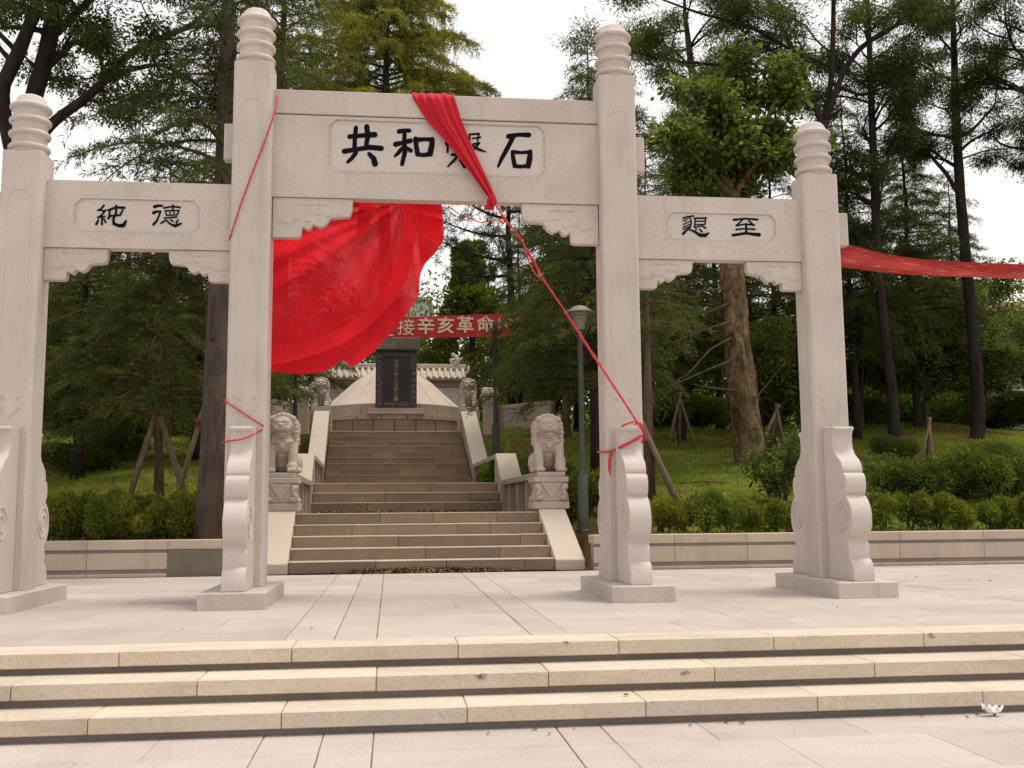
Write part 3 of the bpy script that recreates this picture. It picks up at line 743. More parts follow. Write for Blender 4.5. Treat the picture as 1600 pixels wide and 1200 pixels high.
MB().box(-HW, HW, 13.6, 18.0, 1.2, 1.9).build('stair_core', M['stair_old'], stair)
# sloping cheeks of the lowest flight
for sx, nm in ((-1, 'left'), (1, 'right')):
    a, b = (HW + 0.004, HW + 0.49) if sx > 0 else (-HW - 0.49, -HW - 0.004)
    MB().prism_x([(-0.06, -0.01), (-0.06, 0.165), (1.62, 0.985), (1.62, -0.01)], a, b).build('stair_cheek', M['cheek'], stair, bevel=0.012)
    MB().box(min(sx * (HW + 0.01), sx * (HW + 0.52)), max(sx * (HW + 0.01), sx * (HW + 0.52)), 1.63, 7.0, -0.2, Z1 - 0.02).build('side_wall', M['rail'], stair)
    MB().box(min(sx * (HW + 0.01), sx * (HW + 0.52)), max(sx * (HW + 0.01), sx * (HW + 0.52)), 7.004, 13.5, 0.3, Z2 - 0.02).build('side_wall', M['rail'], stair)

def railing(sgn, label):
    t = thing('stone_railing', label, 'railing', stair_pt(0, 2.2, Z1), STAIR_RZ, 'stone railings of the staircase')
    x0, x1 = (HW + 0.006, HW + 0.50) if sgn > 0 else (-HW - 0.50, -HW - 0.006)
    def B(nm, s0, s1, z0, z1, bev=0.01, xa=x0, xb=x1): return MB().box(xa, xb, s0 - 2.2, s1 - 2.2, z0 - Z1, z1 - Z1).build(nm, M['rail'], t, bevel=bev)
    B('top_rail', 2.25, 6.795, 1.535, 1.655)
    for s in (3.45, 4.75, 6.0): B('post', s, s + 0.16, Z1 - 0.02, 1.532, xa=x0 + 0.06, xb=x1 - 0.06)
    B('post', 6.62, 6.795, Z1 - 0.02, 1.532)
    MB().box(x1 - 0.07 if sgn > 0 else x0 + 0.03, x1 - 0.03 if sgn > 0 else x0 + 0.07, 0.06, 4.59, -0.02, 0.592).build('back_panel', M['rail'], t)
    MB().box(x1 - 0.07 if sgn > 0 else x0 + 0.03, x1 - 0.03 if sgn > 0 else x0 + 0.07, 5.72, 11.19, Z2 - 0.02 - Z1, 2.192 - Z1).build('back_panel', M['rail'], t)
    def slope(nm, s0, z0, s1, z1, zb0, zb1):
        o = MB().prism_x([(s0 - 2.2, z0 - 0.13 - Z1), (s0 - 2.2, z0 - Z1), (s1 - 2.2, z1 - Z1), (s1 - 2.2, z1 - 0.13 - Z1)], x0, x1).build(nm, M['cheek'], t, bevel=0.012)
        MB().prism_x([(s0 - 2.2 + 0.01, zb0 - Z1), (s0 - 2.2 + 0.01, z0 - 0.135 - Z1), (s1 - 2.2 - 0.01, z1 - 0.135 - Z1), (s1 - 2.2 - 0.01, zb1 - Z1)], x0 + 0.03, x1 - 0.03).build('slope_panel', M['rail'], t)
        return o
    slope('sloping_slab', 6.80, 1.655, 7.90, 2.33, Z1 - 0.1, Z2 - 0.1)
    B('top_rail', 7.905, 13.395, 2.195, 2.315)
    for s in (9.4, 10.8, 12.1): B('post', s, s + 0.16, Z2 - 0.02, 2.192, xa=x0 + 0.06, xb=x1 - 0.06)
    B('post', 7.905, 8.08, Z2 - 0.02, 2.192); B('post', 13.22, 13.395, Z2 - 0.02, 2.192)
    slope('sloping_slab', 13.40, 2.315, 15.3, 3.27, Z2 - 0.1, 2.4)
    slope('sloping_slab', 15.304, 3.272, 17.18, 4.22, 2.4, Z3 - 0.3)
    return t
railing(1, 'stone railing with sloping slabs along the right side of the staircase')
railing(-1, 'stone railing with sloping slabs along the left side of the staircase')

# ------------------------------------------------------------------ stone lions
def lion_mesh():
    mb = MB()
    def b(x, y, z, rx, ry, rz): mb.ball((x, y, z), (rx, ry, rz), 14, 9)
    b(0, .20, .26, .235, .24, .27); b(0, .08, .45, .20, .20, .29); b(0, -.06, .52, .20, .14, .18); b(0, .0, .62, .19, .17, .14)
    for s in (-1, 1):
        mb.tube([(s * .16, -.07, .52), (s * .17, -.13, .33), (s * .165, -.16, .18), (s * .165, -.17, .05)], [.092, .078, .072, .075], 12)
        b(s * .165, -.215, .055, .082, .105, .062)
        for t in (-.05, 0, .05): b(s * .165 + t, -.30, .045, .026, .035, .04)
        b(s * .215, .12, .19, .10, .20, .18); b(s * .245, -.03, .05, .07, .12, .055)
        b(s * .055, -.262, .905, .062, .045, .036); b(s * .066, -.285, .865, .030, .024, .028); b(s * .075, -.268, .785, .062, .06, .055)
        b(s * .165, -.10, .965, .05, .05, .06); b(s * .11, -.235, .83, .05, .05, .06)
    b(.165, -.20, .10, .095, .095, .10)
    b(0, -.02, .84, .205, .19, .205); b(0, -.17, .84, .155, .11, .15); b(0, -.295, .835, .052, .045, .04); b(0, -.275, .775, .09, .06, .035)
    b(0, -.23, .69, .085, .065, .035); b(0, -.20, .655, .075, .05, .04)
    for k in range(13):                       # rows of mane curls
        a = R(-25 + 230 * k / 12)
        b(.205 * math.cos(a), -.06, .83 + .205 * math.sin(a), .052, .07, .052)
        b(.225 * math.cos(a), .06, .80 + .21 * math.sin(a), .055, .07, .055)
    for s in (-1, 1):
        for k in range(4):
            b(s * (.205 + .012 * (k % 2)), -.05, .80 - .075 * k, .055, .07, .05); b(s * .21, .08, .78 - .08 * k, .06, .08, .055)
    for k in range(7):
        x = -.15 + .05 * k
        b(x, -.155 - .06 * (1 - (x / .16) ** 2), .565 - .03 * (1 - (x / .16) ** 2), .034, .03, .028)
    b(0, -.235, .475, .052, .045, .055)
    b(.10, .38, .42, .07, .06, .20)
    me0 = mb.mesh('lion_raw')
    tmp = bpy.data.objects.new('lion_raw', me0); COL.objects.link(tmp)
    rm = tmp.modifiers.new('r', 'REMESH'); rm.mode = 'VOXEL'; rm.voxel_size = 0.0115; rm.use_smooth_shade = True
    sm = tmp.modifiers.new('s', 'SMOOTH'); sm.factor = 0.2; sm.iterations = 1
    dg = bpy.context.evaluated_depsgraph_get()
    me = bpy.data.meshes.new_from_object(tmp.evaluated_get(dg))
    bpy.data.objects.remove(tmp, do_unlink=True)
    me.materials.clear(); me.materials.append(M['lion']); me.shade_smooth()
    return me
LION = lion_mesh()
def lion(label, x, s, z, sc=1.0, pedestal=True):
    t = thing('stone_lion', label, 'lion statue', stair_pt(x, s, z), STAIR_RZ, 'stone guardian lions')
    z0 = 0.0
    if pedestal:
        pd = MB().box(-.325, .325, -.36, .36, 0.0, .135).build('pedestal', M['lion'], t, bevel=0.012)
        MB().prism_y([(-.315, .136), (.315, .136), (.325, .20), (.29, .235), (.255, .29), (.25, .37), (.265, .44), (.30, .475), (-.30, .475), (-.265, .44), (-.25, .37), (-.255, .29), (-.29, .235), (-.325, .20)], -.34, .34).build('pedestal_waist', M['lion'], pd, bevel=0.02, smooth=40)
        for q in (-1, 1):
            mb = MB()
            mb.tube([(q * .26, -.34, .215), (q * .235, -.35, .29), (q * .215, -.35, .36), (q * .25, -.345, .44)], [.06, .045, .035, .045], 10)
            mb.ball((q * .225, -.355, .20), (.085, .05, .05)); mb.ball((q * .262, -.345, .40), (.05, .04, .06))
            mb.build('pedestal_foot', M['lion'], pd, smooth=True)
        MB().prism_y([(-.20, .474), (.20, .474), (.012, .185), (-.012, .185)], -.362, -.342).build('cloth_drape', M['lion'], pd, bevel=0.006)
        MB().box(-.315, .315, -.365, .35, .477, .575).build('pedestal_top', M['lion'], pd, bevel=0.012)
        MB().box(-.26, .26, -.335, .34, .577, .665).build('lion_base', M['lion'], pd, bevel=0.012)
        z0 = .663
    else:
        MB().box(-.31, .31, -.36, .36, 0.0, .15).build('pedestal', M['lion'], t, bevel=0.012); z0 = .148
    o = bpy.data.objects.new('body', LION); o.location = (0, 0, z0); o.scale = (sc * 1.12, sc, sc); link(o, t)
    return t
lion('large seated stone lion on a carved pedestal right of the lower steps', 2.38, 1.98, Z1 + 0.045)
lion('large seated stone lion on a carved pedestal by the lower left steps, beside the pillar', -2.40, 1.98, Z1 + 0.045)
lion('small stone lion at the top of the right-hand staircase railing', 2.42, 17.55, 4.21, 0.93, False)
lion('small stone lion at the top of the left-hand staircase railing', -2.42, 17.55, 4.21, 0.93, False)
for sx in (-1, 1):
    MB().box(sx * 2.42 - 0.34, sx * 2.42 + 0.34, 17.195, 17.95, Z3 - 0.4, 4.205).build('newel_block', M['rail'], stair, bevel=0.01)

# ------------------------------------------------------------------ tomb: terrace, ring courses, mound, stele
tomb = thing('tomb_mound', 'round pale stone tomb mound on a ringed base at the head of the staircase', 'tomb', stair_pt(0, 21.6, 3.3), STAIR_RZ)
zo = 3.3
MB().box(-4.6, 4.6, -3.65, 5.5, -1.2, 0.235).build('terrace', M['stair_old'], tomb, bevel=0.01)
def ring(r0, r1, z0, z1, n, nm, off=0.0, mat=None):
    for k in range(n):
        a0 = 2 * math.pi * (k + off) / n + 0.004; a1 = 2 * math.pi * (k + 1 + off) / n - 0.004
        mb = MB(); sub = 3; V = []; 
        for j in range(sub + 1):
            a = a0 + (a1 - a0) * j / sub
            for r, z in ((r0, z0), (r1, z0), (r1, z1), (r0, z1)): V.append((r * math.sin(a), -r * math.cos(a), z))
        Fq = [(4 * j + q, 4 * j + (q + 1) % 4, 4 * j + 4 + (q + 1) % 4, 4 * j + 4 + q) for j in range(sub) for q in range(4)] + [(0, 1, 2, 3), (4 * sub + 3, 4 * sub + 2, 4 * sub + 1, 4 * sub)]
        mb.add(V, Fq); mb.build(nm, mat or M['rail'], tomb, bevel=0.008)
ring(2.0, 3.05, 0.237, 0.78, 26, 'ring_stone', 0.0, M['stair'])
ring(2.0, 3.09, 0.783, 0.93, 22, 'ring_coping', 0.5, M['rail'])
ring(2.0, 2.66, 0.933, 1.36, 24, 'ring_stone', 0.3, M['rail'])
MB().lathe([(2.52, 1.362), (2.48, 1.41), (2.20, 1.66), (1.91, 1.92), (1.66, 2.15), (1.42, 2.37), (1.13, 2.58), (0.83, 2.76), (0.5, 2.90), (0.25, 2.97), (0.03, 3.0)], 48).build('mound', M['mound'], tomb, smooth=40)
for k in range(16):                            # ribs of the slab joints
    a = 2 * math.pi * (k + 0.5) / 16
    MB().tube([(r * math.sin(a), -r * math.cos(a), z - 0.010) for r, z in ((2.48, 1.41), (2.20, 1.66), (1.91, 1.92), (1.66, 2.15), (1.42, 2.37), (1.13, 2.58), (0.83, 2.76))], 0.016, n=4).build('joint_seam', M['rail'], tomb)

stele = thing('memorial_stele', 'black carved memorial stele under a rough grey stone cap', 'stele', stair_pt(0.05, 18.78, 4.235), STAIR_RZ)
stele.scale = (1, 1, 0.965)
MB().box(-0.95, 0.95, -0.36, 0.25, 0.0, 0.115).build('plinth', M['rail'], stele, bevel=0.01)
MB().box(-0.95, 0.95, -0.30, 0.25, 0.118, 0.215).build('plinth', M['rail'], stele, bevel=0.01)
MB().box(-0.70, 0.70, -0.14, 0.16, 0.218, 2.26).build('slab', M['black'], stele, bevel=0.008)
fr = MB()
for x0, x1, z0, z1 in ((-0.70, -0.45, 0.23, 2.25), (0.45, 0.70, 0.23, 2.25), (-0.45, 0.45, 0.23, 0.46), (-0.45, 0.45, 2.04, 2.25)):
    fr.box(x0 + 0.002, x1 - 0.002, -0.172, -0.142, z0, z1)
bo = fr.build('carved_border', M['carve'], stele, bevel=0.006)
rc = random.Random(3)
mb = MB()
for sx in (-1, 1):
    for k in range(9):
        z = 0.36 + 0.215 * k
        mb.ball((sx * (0.575 + rc.uniform(-.03, .03)), -0.172, z), (rc.uniform(.05, .085), 0.02, rc.uniform(.04, .07)), 8, 5)
        mb.ball((sx * (0.575 + rc.uniform(-.07, .07)), -0.172, z + 0.1), (0.03, 0.018, 0.03), 6, 4)
for k in range(8):
    mb.ball((-0.38 + 0.11 * k, -0.172, 0.34 + rc.uniform(-.02, .02)), (.05, .02, .045), 8, 5); mb.ball((-0.38 + 0.11 * k, -0.172, 2.15 + rc.uniform(-.02, .02)), (.05, .02, .04), 8, 5)
mb.build('dragon_relief', plain('relief_stone', (0.11, 0.085, 0.085), 0.6, var=0.4, scale=14.0), bo, smooth=True)
MB().box(-0.80, 0.80, -0.30, 0.24, 2.30, 2.74).build('stone_cap', M['cap_old'], stele, bevel=0.03, seg=2)
MB().box(-0.72, 0.72, -0.20, 0.18, 2.262, 2.298).build('cap_neck', M['black'], stele)

def text_mesh(body, size, bold=0.0, depth=0.004):
    cu = bpy.data.curves.new('txt', 'FONT'); cu.body = body; cu.size = size; cu.align_x = 'CENTER'; cu.align_y = 'CENTER'
    cu.offset = bold; cu.extrude = depth; cu.resolution_u = 3
    tmp = bpy.data.objects.new('txt', cu); COL.objects.link(tmp)
    dg = bpy.context.evaluated_depsgraph_get()
    me = bpy.data.meshes.new_from_object(tmp.evaluated_get(dg))
    bpy.data.objects.remove(tmp, do_unlink=True)
    return me
for k, ch in enumerate('大總統黎公元洪之墓'):
    me = text_mesh(ch, 0.165, 0.004); me.materials.append(M['gold'])
    o = bpy.data.objects.new('character', me); o.rotation_euler = (R(90), 0, 0); o.location = (-0.01, -0.147, 1.90 - 0.168 * k); link(o, stele)

# screen wall behind the mound
sw = thing('screen_wall', 'pale plastered screen wall with a white tiled coping behind the tomb mound', 'wall', stair_pt(-0.05, 25.6, 3.3), STAIR_RZ)
MB().box(-3.0, 3.0, -0.15, 0.15, -0.4, 2.70).build('plaster_wall', M['plaster'], sw, bevel=0.01)
MB().box(-3.05, 3.05, -0.22, 0.22, 2.703, 2.95).build('frieze', M['rail'], sw, bevel=0.01)
tl = MB().prism_x([(-0.55, 3.02), (0, 3.45), (0.55, 3.02), (0.50, 2.953), (-0.50, 2.953)], -3.1, 3.1).build('coping_roof', M['tile'], sw, bevel=0.01)
for k in range(26):
    x = -3.0 + 0.24 * k
    MB().tube([(x, -0.58, 3.03), (x, -0.02, 3.48)], 0.07, n=8).build('roof_tile', M['tile'], sw, smooth=40)
MB().box(-3.15, 3.15, -0.10, 0.10, 3.46, 3.66).build('ridge', M['tile'], sw, bevel=0.02)
for sx in (-1, 1):
    mb = MB()
    mb.tube([(sx * 2.75, 0, 3.62), (sx * 2.80, 0, 3.85), (sx * 2.72, 0, 4.00), (sx * 2.58, 0, 4.04)], [.15, .12, .09, .05], 8)
    mb.tube([(sx * 2.62, 0, 3.62), (sx * 2.55, 0, 3.80), (sx * 2.50, 0, 3.90)], [.10, .07, .04], 8); mb.ball((sx * 2.62, 0, 4.06), .09); mb.ball((sx * 2.95, 0, 3.90), .06)
    mb.build('ridge_ornament', M['tile'], sw, smooth=True)
    mb = MB(); mb.tube([(sx * 3.12, -0.2, 3.2), (sx * 3.24, -0.25, 3.4), (sx * 3.22, -0.25, 3.58)], [.09, .07, .04], 8); mb.build('eave_ornament', M['tile'], sw, smooth=True)

# gate posts and low walls beside the terrace
def gatepost(label, u, y, z0, ztop, w=0.56):
    x = xat(u, y)
    t = thing('stone_gatepost', label, 'post', (x, y, z0), STAIR_RZ)
    h = ztop - z0
    MB().box(-w * .40, w * .40, -.22, .22, -0.3, h - .34).build('shaft', M['rail'], t, bevel=0.012)
    MB().box(-w * .56, w * .56, -.32, .32, h - .338, h - .20).build('cap_slab', M['rail'], t, bevel=0.03)
    MB().prism_x([(-.28, h - .198), (.28, h - .198), (.16, h - .04), (0.0, h), (-.16, h - .04)], -w * .48, w * .48).build('cap_roof', M['rail'], t, bevel=0.02)
    return t
gatepost('capped stone gatepost beside the tomb, right of the small right-hand lion', 766, 24.5, 3.1, 5.24)
gatepost('capped stone gatepost beside the tomb, left of the small left-hand lion', 470, 24.5, 3.1, 5.24)
def low_wall(label, u0, y0, u1, y1, z0, z1):
    p0, p1 = np.array([xat(u0, y0), y0]), np.array([xat(u1, y1), y1])
    L = np.linalg.norm(p1 - p0); an = math.atan2(p1[1] - p0[1], p1[0] - p0[0])
    t = thing('stone_wall', label, 'wall', (p0[0], p0[1], z0), an)
    n = max(2, int(L / 0.9))
    MB().box(0, L, .08, .24, -0.8, z1 - z0 - 0.14).build('core', M['stair_old'], t)
    for k in range(n):
        a, b = L * k / n + .004, L * (k + 1) / n - .004
        MB().box(a, b, -.02, .26, z1 - z0 - 0.138, z1 - z0).build('coping_stone', M['rail'], t, bevel=0.012)
        for j in range(3):
            hz = (z1 - z0 - 0.14) / 3
            o = (0.45 * L / n) * (j % 2)
            MB().box(max(a - o, 0.004), b - o, 0.0, .10, hz * j + .004, hz * (j + 1) - .004).build('wall_stone', M['rail'], t, bevel=0.008)
    return t
low_wall('low block stone wall running off to the right of the tomb gatepost', 779, 24.6, 862, 22.8, 3.1, 4.60)
low_wall('low block stone wall running off to the left of the tomb gatepost', 330, 21.5, 460, 24.6, 3.1, 4.70)

# ------------------------------------------------------------------ lamp posts
def lamp_post(label, u, y, metal, zb=None, capm=None, glassm=None):
    capm = capm or M['lampcap']; glassm = glassm or M['lampglass']
    x = xat(u, y); z = gz(x, y) - 0.05 if zb is None else zb
    t = thing('lamp_post', label, 'lamp post', (x, y, z), 0, 'garden lamp posts')
    MB().lathe([(.13, 0), (.13, .04), (.105, .06), (.102, 1.02), (.075, 1.06)], 20).build('base', metal, t, smooth=40)
    MB().lathe([(.085, 1.055), (.085, 1.085), (.052, 1.10), (.047, 3.62), (.06, 3.64), (.06, 3.70)], 16).build('pole', metal, t, smooth=40)
    hd = MB().lathe([(.075, 3.70), (.085, 3.72), (.15, 3.98), (.17, 4.0), (.05, 4.0)] if capm is M['lampcap'] else [(.05, 3.70), (.06, 3.72), (.07, 3.86), (.02, 3.88)], 24).build('diffuser', glassm, t, smooth=40)
    for k in range(4 if capm is M['lampcap'] else 0):
        MB().lathe([(.088 + .018 * k, 3.745 + .062 * k), (.098 + .018 * k, 3.75 + .062 * k), (.088 + .018 * k, 3.757 + .062 * k)], 24).build('louvre', capm, hd)
    if capm is M['lampcap']: MB().lathe([(.29, 4.0), (.30, 4.012), (.24, 4.04), (.19, 4.06), (.15, 4.105), (.09, 4.135), (.02, 4.145)], 28).build('hood', capm, t, smooth=40)
    for q in range(2):
        a = math.pi * q + 0.15
        MB().tube([((.05 + r) * math.cos(a), (.05 + r) * math.sin(a), zz) for r, zz in ((.0, 3.55), (.05, 3.62), (.11, 3.76), (.18, 3.92), (.23, 4.02))], .013, n=6).build('arm', metal, t)
    return t
lamp_post('grey lamp post with a round hood beside the right-hand lion', 911, 7.1, M['lamp'], 0.56)
lamp_post('dark lamp post with a forked head in front of the right-hand tomb gatepost', 775, 16.0, M['lampdark'], 2.15, M['lampdark'], M['lampdark'])
lamp_post('dark lamp post standing behind the left-hand lion', 459, 16.0, M['lampdark'], 2.15, M['lampdark'], M['lampdark'])

# ------------------------------------------------------------------ buildings glimpsed between the trees
def house(name, label, u0, u1, y, ztop_wall, roof_h, wallm, roofm, wins, depth=8.0):
    x0, x1 = xat(u0, y), xat(u1, y)
    z0 = gz((x0 + x1) / 2, y) - 0.3
    t = thing(name, label, 'building', ((x0 + x1) / 2, y, z0), -0.10)
    w = (x1 - x0) / 2; h = ztop_wall - z0
    MB().box(-w, w, 0, depth, 0, h).build('wall', wallm, t)
    MB().box(-w - .35, w + .35, -.45, depth + .45, h + .004, h + .25).build('eave', M['plaster'], t, bevel=.02)
    MB().prism_x([(-.5, h + .255), (depth / 2, h + roof_h), (depth + .5, h + .255)], -w - .4, w + .4).build('roof', roofm, t)
    for k in range(wins):
        x = -w + (k + .5) * 2 * w / wins
        for zz in np.arange(1.2, h - 1.6, 3.0):
            f = MB().box(x - .65, x + .65, -.05, .02, zz, zz + 1.5).build('window', M['plaster'], t)
            MB().box(x - .56, x + .56, -.06, -.052, zz + .08, zz + 1.42).build('pane', M['lampdark'], f)
    return t
M['roof_red'] = plain('red_roof', (0.30, 0.095, 0.065), 0.7, var=0.15, scale=3)
M['wall_grey'] = plain('grey_render', (0.30, 0.29, 0.29), 0.8, var=0.1)
M['wall_pale'] = plain('pale_render', (0.46, 0.44, 0.45), 0.8, var=0.1)
house('house', 'grey house with a red roof at the right edge behind the banner', 1574, 1900, 36.0, 10.25, 1.6, M['wall_grey'], M['roof_red'], 5)
house('house', 'pale building half hidden by trees right of the outer pillar', 1350, 1475, 52.0, 12.6, 1.4, M['wall_pale'], M['roof_red'], 5)
house('apartment_block', 'distant grey apartment block peeping out right of the red drape', 600, 666, 95.0, 22.6, 0.5, M['wall_pale'], M['wall_grey'], 3)
# ------------------------------------------------------------------ red drape, sash, cords and banners
def poly_eval(pts, t):
    pts = np.array(pts, float)
    d = np.r_[0, np.cumsum(np.linalg.norm(np.diff(pts, axis=0), axis=1))]; d /= d[-1]
    return np.stack([np.interp(t, d, pts[:, k]) for k in range(pts.shape[1])], -1)
def smooth_poly(pts, n=40, it=2):
    p = poly_eval(pts, np.linspace(0, 1, n))
    for _ in range(it):
        q = p.copy(); q[1:-1] = (p[:-2] + 2 * p[1:-1] + p[2:]) / 4; p = q
    return p
def coons(top, bot, lef, rig, nu, nv):
    u = np.linspace(0, 1, nu); v = np.linspace(0, 1, nv)
    T, Bt = poly_eval(smooth_poly(top), u), poly_eval(smooth_poly(bot, 60, 1), u)
    L, Rg = poly_eval(smooth_poly(lef), v), poly_eval(smooth_poly(rig, 60, 1), v)
    U, V = np.meshgrid(u, v)
    U = U[..., None]; V = V[..., None]
    return (1 - V) * T[None] + V * Bt[None] + (1 - U) * L[:, None] + U * Rg[:, None] - ((1 - U) * (1 - V) * T[0] + U * (1 - V) * T[-1] + (1 - U) * V * Bt[0] + U * V * Bt[-1])
def grid_obj(name, P3, mat, parent, thick=0.0):
    nv, nu = P3.shape[:2]
    mb = MB(); mb.v = [tuple(p) for p in P3.reshape(-1, 3)]
    mb.f = [(j * nu + i, j * nu + i + 1, (j + 1) * nu + i + 1, (j + 1) * nu + i) for j in range(nv - 1) for i in range(nu - 1)]
    me = mb.mesh(name, smooth=True); me.materials.append(mat)
    o = bpy.data.objects.new(name, me); link(o, parent)
    if thick > 0:
        so = o.modifiers.new('thickness', 'SOLIDIFY'); so.thickness = thick; so.offset = 0
    return o
drape = thing('red_drape', 'large red cloth billowing under the main beam beside the left inner pillar', 'cloth', (-1.2, 0.5, 3.0))
DOFF = np.array([-1.2, 0.5, 3.0])
G0 = np.array([628.0, 316.0])
def drape_pts(px2, base, amp, kf, bulge, seed):
    nv, nu = px2.shape[:2]
    out_ = np.zeros((nv, nu, 3))
    for j in range(nv):
        for i in range(nu):
            q = px2[j, i]; d = q - G0; r = np.linalg.norm(d); th = math.atan2(d[1], d[0])
            y = base + bulge * math.sin(math.pi * min(max((q[1] - 318) / 270, 0), 1)) * (0.4 + 0.6 * sstep(0, 230, r))
            y += amp * sstep(0, 70, r) * (math.sin(kf * th + seed) + 0.5 * math.sin(2.3 * kf * th + 1.3 * seed)) * (1.0 - 0.55 * sstep(180, 330, r))
            y += 0.035 * math.sin(q[0] * 0.045 + q[1] * 0.02 + seed) * sstep(60, 160, r)
            out_[j, i] = aty(q[0], q[1], y) - DOFF
    return out_
px2 = coons([(385, 312), (480, 312), (560, 312), (640, 312), (690, 312)],
            [(385, 575), (423, 580), (470, 585), (508, 581), (524, 571), (535, 561), (542, 568), (550, 574), (562, 567), (587, 547)],
            [(385, 312), (385, 575)],
            [(690, 312), (692, 345), (694, 374), (680, 396), (664, 412), (656, 430), (655, 462), (640, 485), (622, 507), (605, 527), (587, 547)], 90, 80)
grid_obj('cloth_sheet', drape_pts(px2, 0.60, 0.17, 10.0, 0.40, 0.7), M['red'], drape)
px3 = coons([(385, 538), (430, 540), (475, 535), (520, 520), (560, 497), (595, 460), (617, 420), (627, 370), (632, 312)],
            [(385, 572), (430, 570), (475, 560), (530, 540), (578, 508), (612, 472), (636, 436), (647, 380), (655, 312)],
            [(385, 538), (385, 572)], [(632, 312), (656, 312)], 80, 12)
grid_obj('gathered_fold', drape_pts(px3, 0.33, 0.03, 9.0, 0.36, 2.0), M['red_thick'], drape)
px4 = coons([(562, 312), (590, 312)], [(556, 372), (572, 366)], [(562, 312), (556, 372)], [(590, 312), (572, 366)], 10, 20)
grid_obj('gathered_fold', drape_pts(px4, 0.40, 0.02, 9.0, 0.2, 1.0), M['red_thick'], drape)
px5 = coons([(655, 312), (690, 312)], [(657, 416), (682, 392)], [(655, 312), (652, 360), (657, 416)], [(690, 312), (694, 374), (682, 392)], 14, 26)
grid_obj('gathered_fold', drape_pts(px5, 0.40, 0.04, 9.0, 0.15, 3.0), M['red'], drape)

sash = thing('draped_scarf', 'red cloth sash slung over the main beam and knotted below it', 'cloth', (0.2, 0.1, 5.0))
SOFF = np.array([0.2, 0.1, 5.0])
rows = []
nu = 26
pw_top = aty(676, 146, 0.12)
def sash_row(uL, uR, v, y, amp, k):
    r_ = []
    for i in range(nu):
        t = i / (nu - 1)
        q = aty(uL + (uR - uL) * t, v, y - amp * (0.5 + 0.5 * math.sin(t * 17 + 0.6 * math.sin(k * 0.5)) + 0.35 * math.sin(t * 31 + 1.0)))
        r_.append(q - SOFF)
    return r_
back = [sash_row(640, 700, 300 - 20, 0.0, 0, 0)]
r_back = []
zt = 5.797
tops = [aty(u, 147.0, 0.128) for u in np.linspace(643, 709, nu)]
for (yy, zz) in ((0.335, 5.0), (0.330, 5.4), (0.325, 5.74), (0.315, zt + 0.006), (0.25, zt + 0.012), (0.18, zt + 0.010), (0.128, zt + 0.004)):
    r_back.append([np.array([p_[0] - (0.10 if zz < 5.7 else 0.0) * (5.8 - zz), yy + 0.006 * math.sin(i * 0.9), zz + 0.005 * math.sin(i * 1.3)]) - SOFF for i, p_ in enumerate(tops)])
front = []
sL = smooth_poly([(645, 153), (668, 190), (700, 225), (735, 270), (762, 308)], 30, 1)
sR = smooth_poly([(710, 153), (722, 190), (741, 235), (760, 275), (774, 306)], 30, 1)
for k in range(30):
    a = k / 29
    uL, vL = sL[k]; uR, vR = sR[k]
    r_ = []
    for i in range(nu):
        t = i / (nu - 1)
        y = 0.121 - 0.03 * a - (0.018 + 0.03 * a) * (0.5 + 0.5 * math.sin(t * 15 + a * 1.5)) - 0.012 * math.sin(t * 33 + 2 * a) - 0.035 * math.sin(math.pi * t)
        r_.append(aty(uL + (uR - uL) * t, vL + (vR - vL) * t, y) - SOFF)
    front.append(r_)
grid_obj('sash_cloth', np.array(r_back + front), M['sash'], sash)
mb = MB()
kc = aty(769, 309, 0.06) - SOFF
mb.ball(kc, (0.045, 0.045, 0.05), 10, 8); mb.ball(kc + np.array([0.02, -0.02, -0.05]), (0.035, 0.03, 0.05), 10, 8)
mb.build('knot', M['sash'], sash, smooth=True)
tails = np.array([[aty(761 + 13 * t - 2 * a, 311 + 17 * a, 0.05 - 0.02 * math.sin(9 * t)) - SOFF for t in np.linspace(0, 1, 8)] for a in np.linspace(0, 1, 8)])
grid_obj('tail', tails, M['sash'], sash)

def cord(name, label, pts, r=0.011, mat=None, parent=None):
    P = np.array([aty(u, v, y) for u, v, y in pts])
    P = smooth_poly(P, 60, 2)
    mb = MB()
    # two plies twisted round each other
    for ph in (0, math.pi):
        tw = []
        for i, p_ in enumerate(P):
            a = i * 1.1 + ph
            tw.append(p_ + r * 0.42 * np.array([math.cos(a), math.sin(a) * 0.5, math.sin(a)]))
        mb.tube(tw, r * 0.72, n=6)
    c0 = P.mean(axis=0) if parent is None else None
    if parent is None:
        mb.v = [tuple(np.array(v) - c0) for v in mb.v]
        o = mb.build(name, mat or M['rope'], None, smooth=True, loc=tuple(c0)); tag(o, label, 'rope'); return o
    return mb.build(name, mat or M['rope'], parent, smooth=True)
rp = thing('red_rope', 'long red rope stretched from the sash knot down to the right inner pillar', 'rope', tuple(aty(1000, 668, -0.3)))
rpo = np.array(rp.location)
def ccord(nm, pts, r=0.011, mat=None):
    o = cord(nm, None, pts, r, mat, parent=rp)
    o.data.transform(Matrix.Translation(Vector(-rpo))); return o
ccord('cord_run', [(775, 322, 0.05), (792, 345, 0.02), (812, 372, 0.0), (850, 438, -0.06), (884, 488, -0.13), (930, 558, -0.24), (968, 616, -0.30), (1000, 666, -0.33)], 0.011, M['rope'])
ccord('cord_run', [(884, 488, -0.12), (910, 530, -0.19), (935, 568, -0.26), (968, 618, -0.315), (1001, 668, -0.34)], 0.010)
ccord('loose_loop', [(778, 324, 0.05), (788, 344, 0.03), (806, 362, 0.0), (818, 378, -0.02), (826, 408, -0.04), (836, 428, -0.05), (849, 440, -0.06), (846, 428, -0.05), (830, 400, -0.04), (812, 372, 0.0)], 0.009, M['rope2'])
